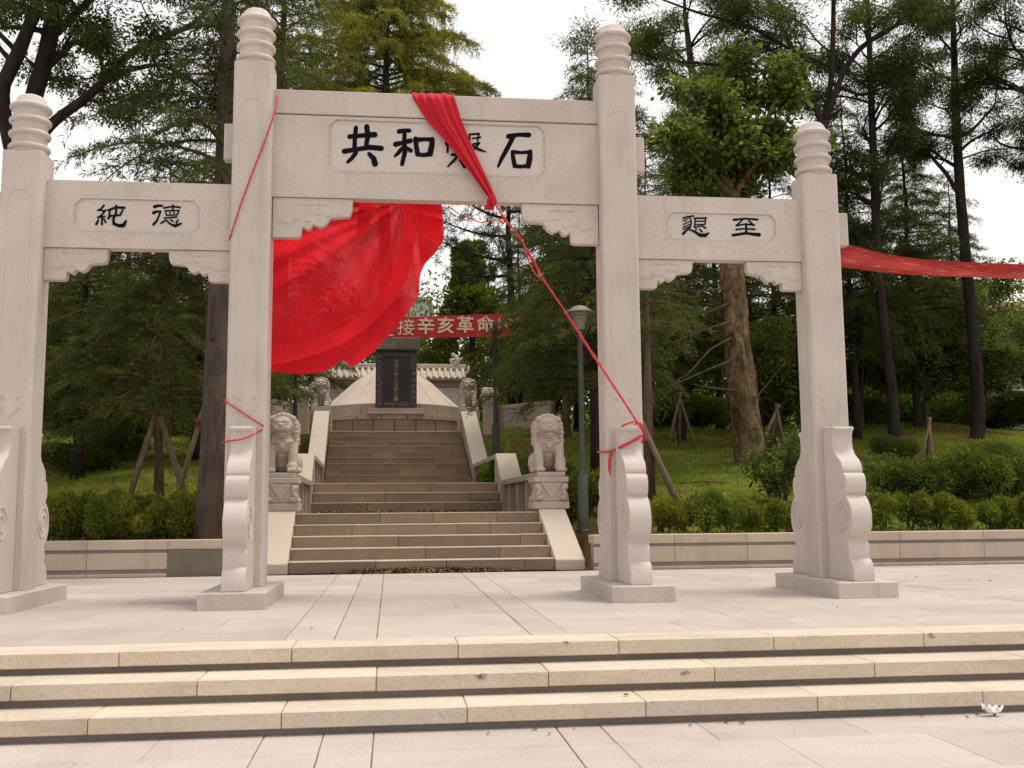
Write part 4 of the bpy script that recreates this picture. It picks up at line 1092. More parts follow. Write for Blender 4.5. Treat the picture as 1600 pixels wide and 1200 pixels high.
ccord('loose_loop', [(700, 322, 0.3), (720, 336, 0.22), (752, 348, 0.15), (783, 342, 0.06), (790, 334, 0.05)], 0.007, M['rope2'])
ccord('loose_loop', [(783, 336, 0.04), (790, 342, 0.02), (786, 350, 0.03), (779, 342, 0.04)], 0.010)
ccord('binding', [(934, 706, 0.30), (937, 706, 0.10), (948, 706, -0.02), (960, 703, -0.03), (966, 701, -0.06), (969, 700, -0.29), (985, 692, -0.31), (1000, 684, -0.31), (1006, 680, -0.10)], 0.012)
ccord('binding', [(956, 704, -0.03), (965, 701, -0.05), (969, 698, -0.29), (990, 688, -0.315), (1003, 680, -0.25)], 0.012)
ccord('binding', [(971, 666, -0.33), (982, 661, -0.34), (994, 658, -0.34), (1002, 668, -0.33), (1007, 680, -0.12), (1004, 692, -0.05)], 0.012)
ccord('binding', [(992, 663, -0.33), (1000, 660, -0.33), (1006, 672, -0.2), (1009, 686, -0.1), (1002, 690, -0.05)], 0.010)
ccord('cord_tail', [(957, 703, -0.03), (954, 718, -0.03), (953, 742, -0.03)], 0.008)
ccord('cord_tail', [(953, 704, -0.05), (951, 722, -0.05), (951, 736, -0.03)], 0.007)
cord('red_rope', 'red rope slanting down the upper face of the left inner pillar', [(433, 150, 0.10), (431, 168, 0.02), (426, 186, -0.02), (412, 225, -0.02), (395, 268, -0.02), (376, 320, -0.02), (361, 366, -0.02), (358, 376, 0.05)], 0.009)
t = thing('red_rope', 'red rope tied round the left inner pillar above its drum stone', 'rope', tuple(aty(380, 670, -0.02)))
to = np.array(t.location)
for pts in ([(351, 624, 0.05), (352, 627, -0.02), (372, 640, -0.025), (396, 656, -0.025), (411, 665, -0.02), (414, 667, 0.1), (416, 668, 0.42)], [(347, 691, 0.05), (350, 690, -0.03), (355, 690, -0.05), (357, 689, -0.30), (376, 687, -0.31), (390, 682, -0.31), (396, 679, -0.28), (398, 677, -0.06), (409, 672, -0.02), (413, 668, 0.08)]):
    o = cord('binding', None, pts, 0.009, M['rope'], parent=t); o.data.transform(Matrix.Translation(Vector(-to)))

# banner across the tomb
def banner(name, label, top, bot, ys, mat, fold):
    n = 60
    T = smooth_poly(top, n, 2); Bt = smooth_poly(bot, n, 2)
    P0 = aty(*T[n // 2], ys(0.5))
    t_ = thing(name, label, 'banner', tuple(P0))
    rows_ = []
    for v in np.linspace(0, 1, 9):
        rows_.append([aty(*(T[i] * (1 - v) + Bt[i] * v), ys(i / (n - 1)) + fold(i / (n - 1), v)) - P0 for i in range(n)])
    grid_obj('banner_cloth', np.array(rows_), mat, t_)
    return t_, P0
yb = 25.5
bn, bp0 = banner('red_banner', 'red banner with pale Chinese lettering strung behind the black stele', [(480, 505), (620, 496), (760, 491), (845, 488)], [(480, 535), (620, 529), (760, 526), (845, 524)],
                 lambda t: yb, M['banner'], lambda t, v: 0.03 * math.sin(9 * t + 2 * v))
for ch, u, vv in (('迎', 602, 514.5), ('接', 634.5, 513), ('辛', 665.5, 511), ('亥', 696.5, 510), ('革', 727, 509), ('命', 758.5, 508), ('1', 781, 507.5), ('0', 795, 507.0), ('0', 809, 506.5)):
    me = text_mesh(ch, 0.64, 0.0 if ch in '接迎' else 0.012, 0.003); me.materials.append(M['btext'])
    o = bpy.data.objects.new('character', me); q = aty(u, vv, yb - 0.06) - bp0
    o.location = tuple(q); o.rotation_euler = (R(90), R(1.5), 0); link(o, bn)
for u, v in ((480, 520), (845, 506)):
    pass
banner('red_banner', 'twisted faded red banner stretching off to the right from the outer right pillar',
       [(1312, 380), (1336, 384), (1365, 393), (1400, 400), (1450, 406), (1520, 410), (1600, 413), (1720, 416), (1900, 412)],
       [(1312, 417), (1336, 420), (1365, 424), (1400, 428), (1450, 431), (1520, 433), (1600, 436), (1720, 438), (1900, 434)],
       lambda t: 0.32 + 2.2 * t, M['banner2'], lambda t, v: 0.025 * math.sin(5.0 * v + 0.8 * math.sin(11 * t)) + 0.008 * math.sin(40 * t + 5 * v))

# ------------------------------------------------------------------ litter
rl = random.Random(21)
def leaf_quads(pts, size, flat=0.35, seed=0):
    r_ = np.random.default_rng(seed); n = len(pts); P = np.array(pts, float)
    a = r_.uniform(0, 2 * np.pi, n); sz = size * r_.uniform(0.5, 1.3, n)
    d = np.stack([np.cos(a), np.sin(a), r_.normal(0, flat, n)], 1); s = np.stack([-np.sin(a), np.cos(a), r_.normal(0, flat, n)], 1)
    sz = sz[:, None]
    return np.stack([P - d * sz, P + s * sz * 0.45, P + d * sz, P - s * sz * 0.45], 1)
def litter(name, label, pts, size, seed, loc):
    V = leaf_quads(pts, size, 0.5, seed) - np.array(loc)
    me = quads_mesh(name, V, M['dryleaf']); o = bpy.data.objects.new(name, me); o.location = loc; link(o)
    return tag(o, label, 'litter', kind='stuff')
pp = []
for k in range(1500):
    x = rl.gauss(0.05, 0.72); 
    if abs(x) > 1.5: continue
    s = -0.03 - abs(rl.gauss(0, 0.10)); z = 0.012 + max(0, (0.10 + s * 0.5)) * rl.random() * (1 - (x / 1.6) ** 2)
    q = stair_pt(x, s, z); pp.append(q)
litter('leaf_litter', 'brown heap of dry leaves along the foot of the staircase', pp, 0.03, 1, stair_pt(0, -0.1, 0))
pp = []
for k in range(1400):
    x = rl.uniform(-2.0, 2.05); s = 6.72 - abs(rl.gauss(0, 0.22)); pp.append(stair_pt(x, s, Z1 + 0.012 + 0.05 * rl.random() * max(0, 1 - (6.75 - s) * 3)))
for k in range(260):
    x = rl.uniform(1.4, 2.1); s = S2 + 0.1 + 0.28 * rl.random(); pp.append(stair_pt(x, s, Z1 + 0.235 + 0.03 * rl.random()))
litter('leaf_litter', 'thin band of dry leaves along the first landing of the staircase', pp, 0.028, 2, stair_pt(0, 6.6, Z1))
# single leaves and scraps on the paving, each where it lies in the photograph
spots = [(1420, 1113, ZL, .024), (1503, 1111, ZL, .026), (1525, 1110, ZL, .03), (1467, 1107, ZL, .03), (833, 1138, ZL, .032), (858, 1149, ZL, .016), (893, 1138, ZL, .02), (760, 1142, ZL, .03), (1128, 1126, ZL, .028), (1152, 1127, ZL, .03), (1072, 1131, ZL, .022), (1241, 1146, ZL, .014),
         (712, 949, 0, .022), (487, 984, 0, .02), (466, 918, 0, .018), (285, 985, 0, .014), (1308, 951, 0, .018), (1515, 908, 0, .026), (1547, 909, 0, .02), (1432, 903, 0, .022), (1452, 885, 0, .03), (1080, 940, 0, .016), (978, 1088, -0.31, .05)]
ORD = ['first', 'second', 'third', 'fourth', 'fifth', 'sixth', 'seventh', 'eighth', 'ninth', 'tenth', 'eleventh', 'twelfth', 'thirteenth']
places = {ZL: 'lower paving in front of the steps', 0: 'platform paving around the gateway', -0.31: 'lowest front step'}
for k, (u, v, z, sz) in enumerate(spots):
    p_ = atz(u, v, z)
    if z == ZL: p_[1] = min(p_[1], -4.56 - 0.03 * (k % 4))
    V = leaf_quads([(0, 0, 0.012)], sz, 0.25, 100 + k)
    c_ = V[0]; bend = np.array([(c_[0] + c_[2]) / 2 + np.array([0, 0, -0.008])])
    mb = MB(); mb.v = [tuple(q) for q in c_] + [tuple(bend[0])]; mb.f = [(0, 1, 4), (1, 2, 4), (2, 3, 4), (3, 0, 4)]
    o = mb.build('dry_leaf', M['dryleaf'], loc=(p_[0], p_[1], z + 0.003))
    same = sorted([q[0] for q in spots if q[2] == z]); n_ = same.index(u)
    tag(o, 'dry brown leaf on the %s%s' % (places[z], ', %s from the left' % ORD[n_] if len(same) > 1 else ''), 'leaf', 'dry leaves on the ' + places[z])
p_ = atz(1549, 1119, ZL); p_[1] = min(p_[1], -4.60)
r_ = np.random.default_rng(8)
mb = MB(); n = 7
mb.v = [((i / (n - 1) - .5) * .13, (j / (n - 1) - .5) * .10 * (0.5 + 0.5 * i / n), 0.012 + abs(r_.normal(0, .028)) + 0.030 * abs(i - 3) / 3) for j in range(n) for i in range(n)]
mb.f = [(j * n + i, j * n + i + 1, (j + 1) * n + i + 1, (j + 1) * n + i) for j in range(n - 1) for i in range(n - 1)]
tag(mb.build('paper_scrap', M['paper'], loc=(p_[0], p_[1], ZL)), 'crumpled white paper scrap at the foot of the front steps, right', 'paper')
# ------------------------------------------------------------------ trees
def unit(v):
    return v / np.maximum(np.linalg.norm(v, axis=-1, keepdims=True), 1e-9)
def blades(P, D, L, W, rg, roll=None):
    """diamond leaves at P along D"""
    n = len(P); D = unit(D)
    rv = rg.normal(size=(n, 3)) if roll is None else roll
    S_ = unit(np.cross(D, rv))
    L = np.broadcast_to(np.asarray(L, float).reshape(-1, 1), (n, 1)); W = np.broadcast_to(np.asarray(W, float).reshape(-1, 1), (n, 1))
    mid = P + D * L * 0.45
    return np.stack([P, mid + S_ * W / 2, P + D * L, mid - S_ * W / 2], 1)
def bez(p0, p1, p2, n):
    t = np.linspace(0, 1, n)[:, None]
    return (1 - t) ** 2 * p0 + 2 * t * (1 - t) * p1 + t ** 2 * p2

def cedar_data(seed, H, spread, z0, nb, tr=0.14, needle=(0.10, 0.018), dens=1.0, droop=0.30, rise=0.10, top_pow=0.75, trunk_path=None, keep=None, sag=0.35, twig=1.0):
    rg = np.random.default_rng(seed); rr = random.Random(seed)
    tb = MB(); chunks = []
    if trunk_path is None:
        tp = [np.array([0, 0, -0.3])] + [np.array([rg.normal(0, 0.03 * H / 10), rg.normal(0, 0.03 * H / 10), H * k / 9]) for k in range(1, 10)]
    else: tp = [np.array(q, float) for q in trunk_path]
    tz = np.array([q[2] for q in tp]); txy = np.array([q[:2] for q in tp])
    rads = [max(tr * (1 - 0.93 * (q[2] / H)), 0.012) * (1.25 if i == 0 else 1) for i, q in enumerate(tp)]
    tb.tube(tp, rads, 10, 0.12, rr)
    az = rg.uniform(0, 6.28)
    for b in range(nb):
        u = (b + rg.uniform(0, 1)) / nb; u = u ** 1.05
        h = z0 + (H - z0) * u
        az += 2.4 + rg.normal(0, 0.35)
        if keep is not None and not keep(az, h): continue
        L = spread * ((1 - u) ** top_pow) * rg.uniform(0.6, 1.12) + 0.25
        d = np.array([math.cos(az), math.sin(az), 0.0])
        c = np.array([np.interp(h, tz, txy[:, 0]), np.interp(h, tz, txy[:, 1]), h])
        end = c + d * L + np.array([0, 0, L * (rise - droop) + rg.normal(0, 0.1)])
        mid = c + d * L * 0.55 + np.array([0, 0, L * rise * 1.4])
        n = max(5, int(L * 4))
        path = bez(c, mid, end, n)
        tb.tube(path, np.linspace(max(0.035 * L / 2.5, 0.012), 0.006, n), 5)
        nt_ = max(5, int(L * 15 * dens))
        ts = rg.uniform(0.16, 1.0, nt_)
        side = np.cross(d, (0, 0, 1.0))
        for t in ts:
            p = (1 - t) ** 2 * c + 2 * t * (1 - t) * mid + t * t * end
            sg = rg.choice((-1, 1))
            l = rg.uniform(0.35, 0.85) * (1.15 - 0.65 * t) * min(1.0, 0.35 + L * 0.28) * twig
            dd = unit(d * rg.uniform(0.2, 1.0) + side * sg * rg.uniform(0.3, 1.0) + np.array([0, 0, rg.normal(0, 0.15)]))
            tip = p + dd * l + np.array([0, 0, -sag * l * rg.uniform(0.4, 1.5)])
            m = max(4, int(l * 34 * dens))
            q = bez(p, p + dd * l * 0.6, tip, m)
            chunks.append((np.repeat(q, 2, 0), np.repeat(unit(np.gradient(q, axis=0)), 2, 0)))
    P = np.concatenate([c[0] for c in chunks]); T = np.concatenate([c[1] for c in chunks])
    n = len(P)
    P = P + rg.normal(0, 0.018, (n, 3))
    D = unit(T * 0.7 + rg.normal(0, 0.55, (n, 3)) + np.array([0, 0, -0.05]))
    V = blades(P, D, needle[0] * rg.uniform(0.6, 1.25, n), needle[1] * rg.uniform(0.7, 1.3, n), rg)
    return tb, V
def broad_data(seed, limbs, leaf, n_leaf, clump, levels=3, ratio=0.62, spread=0.75, up_=0.15, kids=(3, 4), flat=0.75, twig_r=0.5, minlen=0.35, leaf_rand=1.0, shape=None, leafdown=0.25, knobs=0.0):
    """limbs: list of (points, radii); side branches and leaf clumps grow from their outer halves"""
    rg = np.random.default_rng(seed); rr = random.Random(seed)
    tb = MB(); tips = []
    def grow(p, d, L, r, lv):
        n = 5
        d = unit(d)
        end = p + d * L + rg.normal(0, 0.10 * L, 3)
        mid = p + d * L * 0.5 + rg.normal(0, 0.10 * L, 3)
        path = bez(p, mid, end, n)
        tb.tube(path, np.linspace(r, r * 0.55, n), 6 if r > 0.03 else 4)
        if lv == 0 or L < minlen:
            for t in (0.35, 0.6, 0.85, 1.0): tips.append((1 - t) ** 2 * p + 2 * t * (1 - t) * mid + t * t * end)
            return
        for k in range(rr.randint(*kids)):
            t = rg.uniform(0.35, 1.0) if k else 1.0
            q = (1 - t) ** 2 * p + 2 * t * (1 - t) * mid + t * t * end
            nd_ = unit(d + spread * unit(rg.normal(size=3)) * np.array([1, 1, flat]) + np.array([0, 0, up_]))
            grow(q, nd_, L * ratio * rg.uniform(0.75, 1.25), r * 0.55, lv - 1)
    for (pts, rad, start, nside, L0) in limbs:
        pts = smooth_poly([tuple(q) for q in pts], max(8, len(pts) * 4), 1)
        rad = np.interp(np.linspace(0, 1, len(pts)), np.linspace(0, 1, len(rad)), rad)
        if knobs and rad[0] > 0.2:
            pts = poly_eval(pts, np.linspace(0, 1, 64)); rad = np.interp(np.linspace(0, 1, 64), np.linspace(0, 1, len(rad)), rad)
            k0 = len(tb.v); tb.tube(pts, rad, 20)
            for vi in range(k0, len(tb.v)):
                p_ = np.array(tb.v[vi]); j = min((vi - k0) // 20, 63); o = p_ - pts[j]; a = math.atan2(o[1], o[0])
                f_ = 1 + knobs * (math.sin(3 * a + 0.9 * p_[2]) * 0.6 + 0.5 * math.sin(5 * a - 2.1 * p_[2] + 1) + 0.6 * math.sin(2 * a + 3.7 * p_[2]) + rg.normal(0, .25))
                tb.v[vi] = tuple(pts[j] + o * f_)
        else: tb.tube(pts, rad, 10, 0.10, rr)
        if nside == 0: continue
        for k in range(nside):
            t = start + (1 - start) * (k + rg.uniform(0, 1)) / nside
            i = min(int(t * (len(pts) - 1)), len(pts) - 2)
            d0 = unit(pts[i + 1] - pts[i])
            nd_ = unit(d0 * 0.5 + unit(rg.normal(size=3)) * np.array([1, 1, flat]) * 0.9 + np.array([0, 0, up_]))
            grow(pts[i], nd_, L0 * rg.uniform(0.7, 1.2), max(rad[i] * 0.45, 0.012), levels - 1)
        grow(pts[-1], unit(pts[-1] - pts[-2]), L0, rad[-1] * 0.8, levels - 1)
    tips = np.array(tips)
    if shape is not None: tips = tips[[bool(shape(q)) for q in tips]]
    n = n_leaf
    idx = rg.integers(0, len(tips), n)
    off = rg.normal(0, 1, (n, 3)) * np.array([clump, clump, clump * 0.55])
    P = tips[idx] + off
    D = unit(off * 0.6 / clump + rg.normal(0, 0.6 * leaf_rand, (n, 3)) + np.array([0, 0, -leafdown]))
    Lf = leaf[0] * rg.uniform(0.6, 1.3, n)
    V = blades(P, D, Lf, leaf[1] * rg.uniform(0.7, 1.2, n), rg, roll=rg.normal(0, 0.55, (n, 3)) + np.array([0, 0, 1.0]))
    return tb, V
def tree(name, label, data, barkm, leafm, loc, rz=0.0, sc=1.0, group=None, cat='tree'):
    tb, V = data
    t = thing(name, label, cat, loc, rz, group); t.scale = (sc, sc, sc)
    tb.build('trunk', barkm, t, smooth=True)
    me = quads_mesh('crown', V, leafm); o = bpy.data.objects.new('crown', me); link(o, t)
    return t
def again(proto, label, loc, rz, sc, leafm=None, group=None):
    c = copy_tree(proto); c.location = loc; c.rotation_euler = (0, 0, rz); c.scale = sc if hasattr(sc, '__len__') else (sc,) * 3
    c['label'] = label
    if group: c['group'] = group
    if leafm is not None:
        for ch in c.children:
            if ch.name.startswith('crown') or ch.name.startswith('foliage'):
                ch.data = ch.data.copy() if False else ch.data
                ch.material_slots[0].link = 'OBJECT'; ch.material_slots[0].material = leafm
    return c
def ground_at(u, y, dz=-0.05):
    x = xat(u, y); return (x, y, gz(x, y) + dz)
def local(pts, base):
    return [tuple(np.array(aty(u, v, y)) - np.array(base)) for u, v, y in pts]

# left: leaning many-stemmed tree behind the outer left pillar
b0 = ground_at(42, 8.0)
Lb = lambda *q: local(q, b0)
limbs = [
    (Lb((42, 830, 8.0), (40, 600, 8.0), (34, 420, 8.0), (30, 300, 8.0), (36, 240, 8.0)), [.26, .23, .21, .20, .18], 0, 0, 0),
    (Lb((34, 290, 8.0), (8, 190, 7.9), (0, 140, 7.8), (28, 85, 7.8), (48, 35, 7.8), (72, -40, 7.8), (110, -160, 7.8)), [.15, .14, .13, .12, .11, .09, .05], 0.35, 7, 1.15),
    (Lb((36, 245, 8.0), (52, 150, 8.1), (66, 110, 8.1), (78, 55, 8.2), (92, 0, 8.3), (112, -120, 8.4)), [.17, .16, .155, .14, .13, .07], 0.25, 8, 1.15),
    (Lb((40, 240, 8.0), (88, 186, 8.0), (130, 157, 7.9), (165, 125, 7.8), (195, 88, 7.7), (230, 68, 7.6), (300, 40, 7.5), (370, -30, 7.5)), [.12, .095, .085, .078, .062, .05, .035, .02], 0.25, 9, 0.95),
    (Lb((165, 126, 7.8), (205, 108, 7.9), (250, 100, 8.0), (290, 118, 8.1), (324, 146, 8.2)), [.062, .05, .04, .032, .02], 0.15, 6, 0.7),
    (Lb((78, 60, 8.2), (130, 10, 8.6), (200, -60, 9.0)), [.09, .07, .04], 0.2, 6, 1.0),
    (Lb((92, 0, 8.3), (40, -60, 7.0), (-40, -120, 6.5)), [.08, .06, .03], 0.2, 5, 1.0),
]
tree('spreading_tree', 'dark spreading broadleaf tree leaning out behind the outer left pillar',
     broad_data(101, limbs, (0.090, 0.038), 62000, 0.16, levels=3, ratio=0.62, spread=0.9, up_=0.0, kids=(2, 3), flat=0.6, leafdown=0.5),
     M['bark_dark'], M['locust'], b0)

# left: tall straight trunk right behind the inner pillar
b0 = ground_at(338, 5.95)
tp = local([(337, 850, 5.95), (340, 700, 5.95), (344, 500, 5.97), (350, 300, 6.0), (355, 100, 6.02), (358, -60, 6.05), (362, -330, 6.1)], b0)
tall = tree('tall_cedar', 'tall cedar with a thick knotty trunk close behind the left inner pillar',
     cedar_data(7, 13.5, 2.5, 5.0, 105, tr=0.30, needle=(0.115, 0.020), dens=0.95, droop=0.30, rise=0.10, trunk_path=tp, sag=0.45, keep=lambda a, h: not (-0.5 < ((a + math.pi) % (2 * math.pi)) - math.pi < 0.9 and h < 9.0)),
     M['bark_grey'], M['cedar'], b0)
M['scar'] = bark('knot_bark', (0.022, 0.017, 0.014), (0.07, 0.055, 0.045), 12.0)
for (u, v, w, h) in ((331, 528, .035, .07),):
    q = np.array(aty(u, v, 5.70)) - np.array(b0); MB().ball(q, (w, .05, h), 10, 8).build('bark_knot', M['scar'], tall, smooth=True)

# cedar stock
ced = tree('cedar_tree', 'young dark cedar in front of the left lawn, propped by wooden stakes',
     cedar_data(21, 7.0, 2.3, 1.9, 85, tr=0.10, needle=(0.11, 0.019), dens=1.0, droop=0.34, sag=0.5), M['bark_brown'], M['cedar'], ground_at(247, 8.6), 0.4, 1.0, 'dark cedars around the tomb')
ced2 = tree('cedar_tree', 'dark cedar directly right of the lower railing, behind the lamp post',
     cedar_data(33, 10.5, 2.4, 2.3, 115, tr=0.14, needle=(0.125, 0.020), dens=0.95, droop=0.28, sag=0.5), M['bark_dark'], M['cedar'], ground_at(932, 11.2), 1.1, (1.0), 'dark cedars around the tomb')
G = 'dark cedars around the tomb'
cedars = [
    (ced2, 'dark cedar at the left edge of the left-hand arch', 118, 12.5, 2.0, (1.0, 1.0, .60)), (ced, 'dark cedar deep in the left-hand arch behind the staked one', 185, 16.0, 1.0, (1.4, 1.4, .95)),
    (ced2, 'dark cedar behind the tall knotty trunk', 305, 15.0, 4.0, (1, 1, .80)), (ced2, 'dark cedar behind the outer left pillar', 40, 17.0, 3.0, (1.1, 1.1, .68)),
    (ced2, 'dark cedar far back left of the tomb, under the red drape', 440, 30.0, 5.0, 1.25), (ced, 'small dark cedar left of the left lamp post', 395, 19.5, 2.2, 0.85),
    (ced2, 'large dark cedar behind the hooded lamp post', 935, 16.5, 2.6, 1.05), (ced, 'cedar right of the banner in front of the tomb wall', 888, 20.5, 0.9, 1.25),
    (ced2, 'cedar far back between banner and lamp post', 815, 33.0, 3.9, 1.05), (ced2, 'cedar far back behind the hooded lamp post', 905, 30.0, 1.7, 1.30),
    (ced2, 'dark cedar left of the big brown trunk', 1068, 20.0, 3.3, 0.95), (ced, 'dark cedar far back left of the big brown trunk', 1020, 27.0, 0.2, 1.65),
    (ced2, 'dark cedar right of the big brown trunk', 1222, 23.0, 5.6, 1.05), (ced2, 'dark cedar behind the big brown trunk', 1130, 30.0, 2.4, 1.25),
    (ced2, 'cedar behind the outer right pillar', 1310, 26.0, 0.7, 1.15), (ced2, 'tall cedar right of the outer right pillar, under the banner', 1440, 29.0, 1.9, 1.25),
    (ced2, 'tall cedar at the right side behind the banner', 1512, 28.0, 4.4, 1.05), (ced2, 'cedar at the right edge beside the grey house', 1740, 24.0, 2.9, 1.1),
    (ced2, 'cedar far back in the left-hand arch', 140, 27.0, 2.9, (1.3, 1.3, .80)), (ced2, 'cedar far back beyond the tall knotty trunk', 260, 31.0, 0.5, (1.2, 1.2, .88)), (ced2, 'cedar at the far left edge of the wood', -40, 24.0, 1.4, (1.2, 1.2, .75)), (ced2, 'tall dark cedar between the outer right pillar and the thin dark tree', 1345, 21.0, 0.9, (.95, .95, 1.15)), (ced2, 'tall dark cedar between the two thin dark trees', 1442, 22.5, 2.7, (.95, .95, 1.15)),
]
for pr, lab, u, y, rz, sc in cedars:
    again(pr, lab, ground_at(u, y), rz, sc, None, G)

M['olive_dark'] = leafmat('dark_olive_needles', [(0.080, 0.085, 0.018), (0.135, 0.138, 0.028), (0.21, 0.205, 0.045)], 0.48, patch=0.5)
# behind the tomb: big olive cedar above the main beam
tree('olive_cedar', 'big olive-green cedar rising behind the tomb above the main beam',
     cedar_data(51, 27.0, 6.6, 13.0, 135, tr=0.45, needle=(0.26, 0.036), dens=0.70, droop=0.24, rise=0.10, top_pow=0.50, sag=1.0, twig=1.7), M['bark_grey'], M['cedar_olive'], ground_at(600, 40.0), 0.3)
tree('olive_cedar', 'olive-green cedar behind the left inner pillar head',
     cedar_data(52, 24.0, 4.8, 11.0, 90, tr=0.40, needle=(0.22, 0.030), dens=0.55, droop=0.25, rise=0.12, top_pow=0.6, sag=0.8, twig=1.5), M['bark_dark'], M['olive_dark'], ground_at(428, 31.0), 2.3)
def cone_data(seed, h, r, n, leaf):
    rg = np.random.default_rng(seed); tb = MB(); tb.tube([(0, 0, -.3), (.05, 0, h * .5), (0, 0, h * .92)], [.2, .14, .03], 8)
    k = 90; cz = rg.uniform(.08, .95, k); ca_ = rg.uniform(0, 6.28, k); cr = r * (1 - cz) ** .7 * rg.uniform(.45, .95, k)
    C = np.stack([cr * np.cos(ca_), cr * np.sin(ca_), cz * h], 1); rad = (.35 + .55 * (1 - cz)) * rg.uniform(.7, 1.2, k)
    i = rg.integers(0, k, n); o = unit(rg.normal(size=(n, 3))); P = C[i] + o * rad[i][:, None] * (rg.uniform(.3, 1, (n, 1)) ** .5) * np.array([1, 1, .8])
    return tb, blades(P, unit(o + rg.normal(0, .5, (n, 3)) + np.array([0, 0, .3])), leaf[0] * rg.uniform(.6, 1.2, n), leaf[1], rg)
# sunlit conical tree above the banner and a loose pine beside it
tree('conical_tree', 'soft green conical tree above the banner behind the tomb',
     cone_data(61, 9.8, 3.6, 36000, (0.24, 0.09)), M['bark_dark'], M['hedge'], ground_at(738, 39.0), 0.3)
def pine_data(seed, H, r0, boughs, tuft_r=0.26, n=34):
    rg = np.random.default_rng(seed); rr = random.Random(seed); tb = MB(); Pl, Dl = [], []
    tb.tube([(0, 0, -.3), (0.1, 0, H * .4), (-.05, .1, H * .75), (.05, 0, H)], [r0, r0 * .8, r0 * .5, .03], 10, .1, rr)
    for (h, az, L, dz_) in boughs:
        d = np.array([math.cos(az), math.sin(az), 0]); c = np.array([0, 0, h]); e = c + d * L + np.array([0, 0, dz_])
        path = bez(c, c + d * L * .5 + np.array([0, 0, dz_ * 0.1 - .15]), e, 9); tb.tube(path, np.linspace(.07, .02, 9), 6)
        for k in range(int(L * 16)):
            t = rg.uniform(.25, 1.05); i = min(int(t * 8), 8)
            tip = path[i] + rg.normal(0, 1, 3) * np.array([.38, .38, .26]) + np.array([0, 0, .15])
            tb.tube([path[i], (path[i] + tip) / 2 + np.array([0, 0, -.05]), tip], [.014, .010, .006], 4)
            o = unit(rg.normal(size=(n, 3)) + np.array([0, 0, .35])); Pl.append(tip + o * 0.02); Dl.append(o)
    P = np.concatenate(Pl); D = np.concatenate(Dl)
    return tb, blades(P, D, tuft_r * rg.uniform(.6, 1.1, len(P)), .022, rg)
tree('pine_tree', 'loose pine with round needle tufts showing under the main beam right of the drape',
     pine_data(71, 11.8, .2, [(7.6, 3.3, 3.4, 0.9), (8.6, 3.0, 2.9, 0.8), (9.3, 3.6, 2.5, 0.7), (8.2, 0.2, 2.0, .5), (9.6, -.3, 1.8, .6), (10.4, 2.6, 1.6, .5), (10.9, 0.9, 1.4, .5), (7.0, 2.7, 2.6, 0.4), (10.6, 4.6, 1.4, .5), (7.4, 4.4, 2.0, .6)]),
     M['bark_dark'], M['pine'], ground_at(800, 29.0))
tree('pine_tree', 'pine top showing left of the right inner pillar head',
     pine_data(72, 16.6, .25, [(14.6, 3.0, 2.0, .5), (15.2, 2.2, 1.5, .5), (15.8, 3.5, 1.2, .5), (14.0, 3.8, 2.1, .4), (14.4, 0.4, 2.0, .5), (15.6, .9, 1.4, .5), (13.4, 2.8, 2.0, .3), (13.0, 0.2, 2.1, .3)], 0.30, 40),
     M['bark_dark'], M['pine'], ground_at(968, 33.0))

# right: pollarded plane with a thick brown trunk and a fresh bright crown
b0 = ground_at(1172, 14.0)
Lb = lambda *q: local(q, b0)
limbs = [
    (Lb((1178, 740, 14.0), (1172, 700, 14.0), (1163, 640, 14.0), (1157, 590, 14.0), (1150, 520, 14.0), (1145, 450, 14.0), (1142, 380, 14.0), (1142, 300, 14.0)), [.42, .38, .36, .345, .33, .315, .29, .24], 0.9, 2, 1.0),
    (Lb((1142, 310, 14.0), (1120, 240, 13.7), (1092, 180, 13.5)), [.14, .10, .05], 0.3, 6, 0.75),
    (Lb((1142, 305, 14.0), (1150, 230, 14.1), (1152, 140, 14.1)), [.16, .11, .05], 0.3, 6, 0.7),
    (Lb((1143, 310, 14.0), (1180, 235, 13.8), (1212, 155, 13.7)), [.14, .10, .05], 0.3, 6, 0.7),
    (Lb((1143, 310, 14.0), (1175, 260, 13.4), (1215, 240, 13.0)), [.10, .08, .04], 0.2, 5, 0.6),
    (Lb((1143, 310, 14.0), (1110, 270, 13.4), (1078, 235, 13.0)), [.10, .08, .04], 0.2, 5, 0.6),
]
plane_t = tree('plane_tree', 'pollarded plane tree with a thick brown trunk and fresh bright green crown',
     broad_data(111, limbs, (0.18, 0.125), 13000, 0.22, levels=2, ratio=0.7, spread=1.0, up_=0.15, kids=(2, 3), flat=0.8, knobs=0.07), M['bark_plane'], M['plane'], b0)
PT = plane_t
for pts in ([(1150, 560, 13.8), (1105, 578, 13.2), (1060, 598, 12.8), (1010, 620, 12.5)], [(1148, 525, 13.8), (1110, 545, 13.4), (1075, 585, 13.0), (1030, 612, 12.8)], [(1150, 610, 13.7), (1110, 606, 13.2), (1082, 600, 12.9)], [(1148, 500, 13.8), (1100, 515, 13.3), (1050, 535, 13.0), (1005, 540, 12.7)],
            [(1147, 470, 13.8), (1100, 490, 13.2), (1040, 500, 12.8)], [(1145, 450, 13.8), (1090, 455, 13.2), (1020, 450, 12.8)], [(1165, 640, 13.8), (1200, 600, 13.6), (1230, 560, 13.3)]):
    q = smooth_poly(local(pts, b0), 16, 1); MB().tube(q, np.linspace(.035, .008, 16), 6).build('bare_branch', M['bark_red'], PT)
